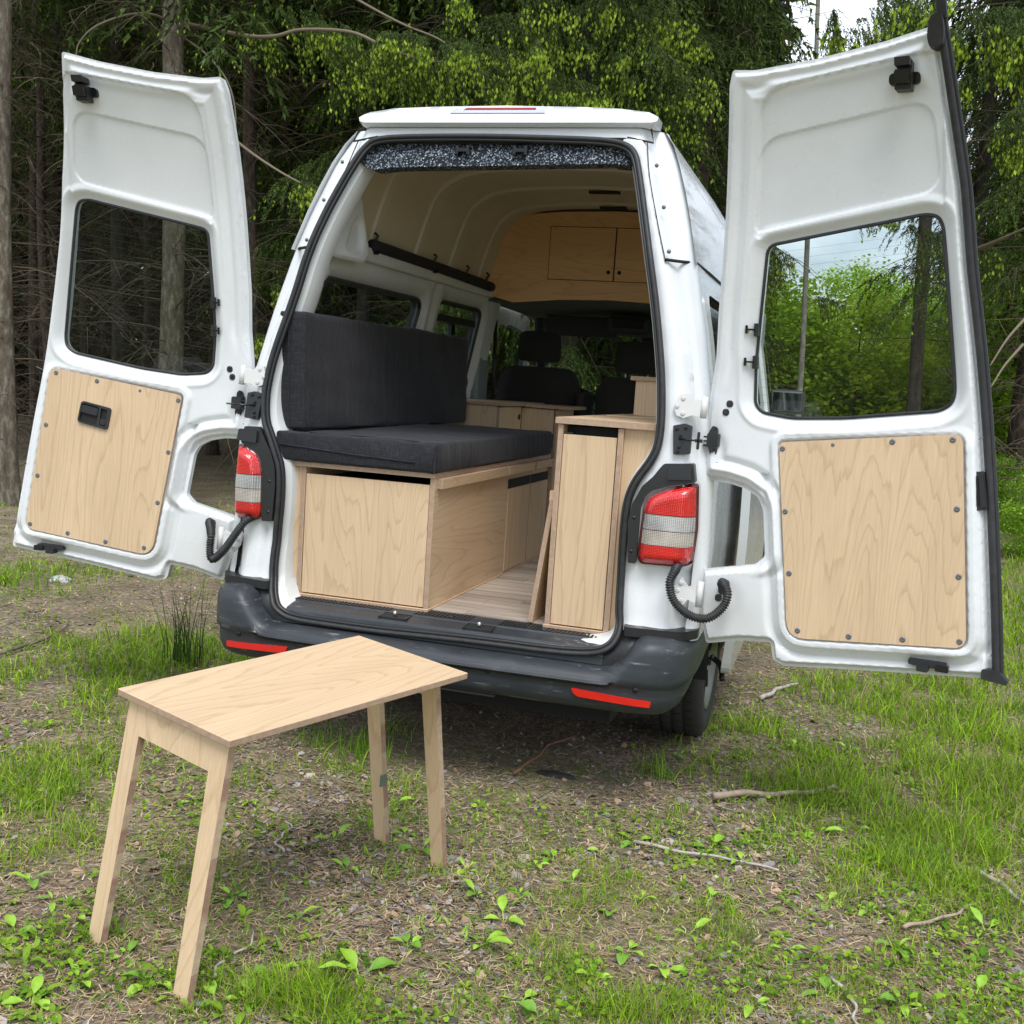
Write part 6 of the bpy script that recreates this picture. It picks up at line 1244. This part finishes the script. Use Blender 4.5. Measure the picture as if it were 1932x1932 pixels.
# individual branches one can point to (parts would be out of reach of their trees, so they are things of their own)
def limb(P, r, label, m=barkcol):
    pts = curve([atD(px, py, d) for px, py, d in P], 8); n = len(pts); o = tube('branch', pts, [r * (1 - .75 * i / n) + .003 for i in range(n)], m, None, 7)
    me = o.data; a = me.color_attributes.new('Col', 'FLOAT_COLOR', 'CORNER'); a.data.foreach_set('color', np.tile((.19, .155, .105, 1), len(me.loops)).astype(np.float32)); return tag(o, label, 'branch')
limb([(346, 44, 11.9), (400, 55, 11.6), (470, 68, 11.2), (520, 68, 10.9), (570, 56, 10.7), (660, 60, 10.3), (720, 85, 10.1), (790, 112, 9.9), (845, 118, 9.8)], .022, 'long grey branch reaching right from the broad trunk to the spruce shoots')
limb([(415, 240, 11.5), (470, 285, 11), (530, 325, 10.6), (590, 357, 10.4)], .014, 'bare slanting branch between the left door and the van')
limb([(640, -20, 10.8), (720, 25, 10.6), (770, 50, 10.4), (830, 75, 10.2), (890, 120, 10.0), (905, 135, 10)], .010, 'forked bare branch over the van roof')
limb([(345, 70, 11.8), (392, 105, 11.4), (432, 160, 11.2), (445, 230, 11.2), (430, 270, 11.2)], .010, 'thin arching twig right of the broad grey trunk')
limb([(330, 48, 11.7), (290, 28, 11.4), (240, 28, 11.2), (180, 50, 11), (150, 80, 11), (143, 105, 11)], .012, 'arching bare branch above the left door')
limb([(1845, 470, 11), (1880, 455, 10.6), (1935, 430, 10.2)], .020, 'bare branch with a pale scar right of the door seal'); limb([(1930, 650, 9.5), (1895, 690, 9.3), (1870, 730, 9.2)], .010, 'bare forked twig at the right edge'); limb([(1935, 600, 9.5), (1900, 640, 9.3), (1868, 690, 9.2)], .010, 'upper bare twig at the right edge')
# boughs with young shoots hanging where the photo shows them
def hung(P0, P1, d, L_, seed, label, n=7, tip=1.0):
    q = np.random.default_rng(seed); A_ = atD(*P0, d); B_ = atD(*P1, d); TT = []; CC = []
    ax = B_ - A_; Ln = np.linalg.norm(ax)
    for i in range(n):
        f = (i + .5) / n; T, c = bough(q, L_ * q.uniform(.7, 1.2), 40, .032, .008, 240, tip * .5, .3, 1.0); az = math.atan2(ax[1], ax[0]) + q.normal(0, .8); ca, sa = math.cos(az), math.sin(az); Rm = np.array([[ca, -sa, 0], [sa, ca, 0], [0, 0, 1.]]); TT.append(T @ Rm.T + A_ + ax * f + q.normal(0, .12, 3)); CC.append(c)
    T = np.concatenate(TT); o = obj('spruce_bough', npmesh('bough', T.reshape(-1, 3), np.arange(len(T) * 3).reshape(-1, 3), np.concatenate(CC)), needlem); return tag(o, label, 'branch', 'needled boughs with young shoots')
for i, (a, b, d, L_, n, lab) in enumerate([((500, 20), (620, 60), 10.8, .8, 7, 'hanging spruce bough with bright shoots right of the brown trunk'), ((620, 70), (780, 90), 10.3, .8, 9, 'spruce bough with bright shoots hanging above the left shoulder of the van roof'), ((760, 110), (900, 110), 9.9, .75, 9, 'spruce bough with bright shoots hanging just above the roof left of the brake light'),
    ((880, 30), (1010, 60), 10.3, .8, 8, 'spruce bough with bright shoots at the top edge, centre'), ((940, 120), (1060, 160), 9.9, .6, 6, 'spruce bough with bright shoots above the brake light'), ((1080, 10), (1200, 60), 10.4, .9, 9, 'thick spruce bough with bright shoots at the top edge, right of centre'), ((1100, 130), (1230, 180), 10.4, .8, 9, 'spruce bough with shoots above the right shoulder of the van roof'),
    ((560, 330), (620, 360), 10.2, .45, 3, 'small sprig with shoots left of the van roof'), ((470, 560), (500, 600), 11.6, .4, 3, 'small sprig with shoots between the left door and the van'), ((1560, 10), (1700, 30), 8.5, .7, 8, 'spruce bough with shoots over the top edge of the right door'), ((1780, 20), (1920, 60), 8.3, .7, 8, 'spruce bough with shoots in the top right corner'), ((1850, 160), (1940, 240), 9.5, .6, 6, 'spruce bough at the right edge beside the black door seal'),
    ((1445, 470), (1500, 560), 11.5, .5, 3, 'dark spruce bough at the left side of the right door window'), ((1560, 420), (1640, 430), 11, .4, 2, 'dark spruce bough at the top of the right door window'), ((1700, 430), (1790, 470), 11.5, .8, 6, 'dark spruce bough at the top right of the right door window')]):
    hung(a, b, d, L_, 300 + i, lab, n, .35 if i > 11 else 1.0)
# broad-leaved thicket beyond the clearing
cols_b = [((.28, .48, .03), (.52, .72, .07)), ((.20, .40, .035), (.42, .62, .07)), ((.36, .52, .03), (.60, .74, .07))]
LB = [leafy(80 + i, 8000, 1.7, 1.5, 1.9, 2.0, .13, cols_b[i], 90) for i in range(3)]
LT = [leafy(90 + i, 10000, 2.2, 2.2, 3.0, 4.2, .15, cols_b[i], 100) for i in range(2)]
for me in LB + LT: me.materials.append(leafm)
stem_me = trunk_mesh(5, .06, 99); stem_me.materials.append(bark_dark)
def bush(px, d, me, sc, label, group, name='bush', cat='bush'):
    v = ray(px, 760); P = CAM + v * d; t = thing(name, label, cat, (P[0], P[1], float(gz(P[0], P[1]))), group); o = bpy.data.objects.new('crown', me); C.objects.link(o); o.parent = t; o.rotation_euler[2] = random.uniform(0, 6.28); o.scale = (sc, sc, sc * random.uniform(.85, 1.1))
    s_ = bpy.data.objects.new('stem', stem_me); C.objects.link(s_); s_.parent = t; s_.scale = (sc, sc, sc * .8)
for px in range(1400, 1900, 42):
    bush(px + random.uniform(-20, 20), random.uniform(19, 23), random.choice(LB), random.uniform(.55, .85), 'light green bush in the thicket beyond the clearing', 'bushes seen through the right door window')
for px in range(1380, 1920, 38):
    bush(px + random.uniform(-20, 20), random.uniform(25, 33), random.choice(LT), random.uniform(.42, .66), 'light green young tree behind the thicket of bushes', 'young broad-leaved trees beyond the clearing', 'young_tree', 'tree')
for px, d, sc, lb in ((1930, 17, .55, 'small yellow-green young tree nearest the right edge of the picture'), (1950, 20, .7, 'yellow-green young tree behind the thick rough trunk at the right edge'), (2040, 16, .8, 'taller yellow-green young tree mostly beyond the right edge'), (1945, 24, .8, 'yellow-green young tree farther back behind the thick rough trunk'), (1880, 26, .6, 'farthest young tree seen just right of the black door seal')): bush(px, d, random.choice(LT), sc, lb, 'young trees at the right edge', 'young_tree', 'tree')
for px, d, lb in ((1850, 13, 'low undergrowth bush nearest the black door seal'), (1890, 14.5, 'low undergrowth bush between the door seal and the thick rough trunk'), (1940, 13, 'low undergrowth bush in front of the thick rough trunk'), (1980, 11, 'low undergrowth bush cut by the right edge'), (1870, 17, 'low undergrowth bush farthest back beside the door seal')): bush(px, d, LB[1], .22, lb, 'undergrowth at the right edge')
# far wood: one mass nobody could count
def far_wood():
    q = np.random.default_rng(5); n = 90000; px = np.where(q.uniform(0, 1, n) < .7, q.uniform(-700, 1400, n), q.uniform(1860, 2900, n)); d = q.uniform(34, 52, n); z = q.uniform(0, 1, n) ** 1.1 * 20
    v = FW[None] + np.outer((px - 966) / FPX, RT); P = CAM + v * d[:, None]; P[:, 2] = gz(P[:, 0], P[:, 1]) + z; nd = q.normal(0, 1, (n, 3)); nd[:, 2] = -abs(nd[:, 2]); nd /= np.linalg.norm(nd, axis=1)[:, None]; sd_ = np.cross(nd, q.normal(0, 1, (n, 3))); sd_ /= np.linalg.norm(sd_, axis=1)[:, None]; L = q.uniform(.35, .85, (n, 1))
    V = np.stack([P, P + nd * L * .5 + sd_ * L * .4, P + nd * L, P + nd * L * .5 - sd_ * L * .4], 1); c = np.array([(.016, .03, .010)]) * q.uniform(.5, 1.6, (n, 1)); return npmesh('far_wood', V.reshape(-1, 3), np.arange(n * 4).reshape(-1, 4), c)
tag(obj('far_wood', far_wood(), needlem), 'dark mass of distant spruce forest closing the view behind the trunks', 'forest', None, 'stuff')
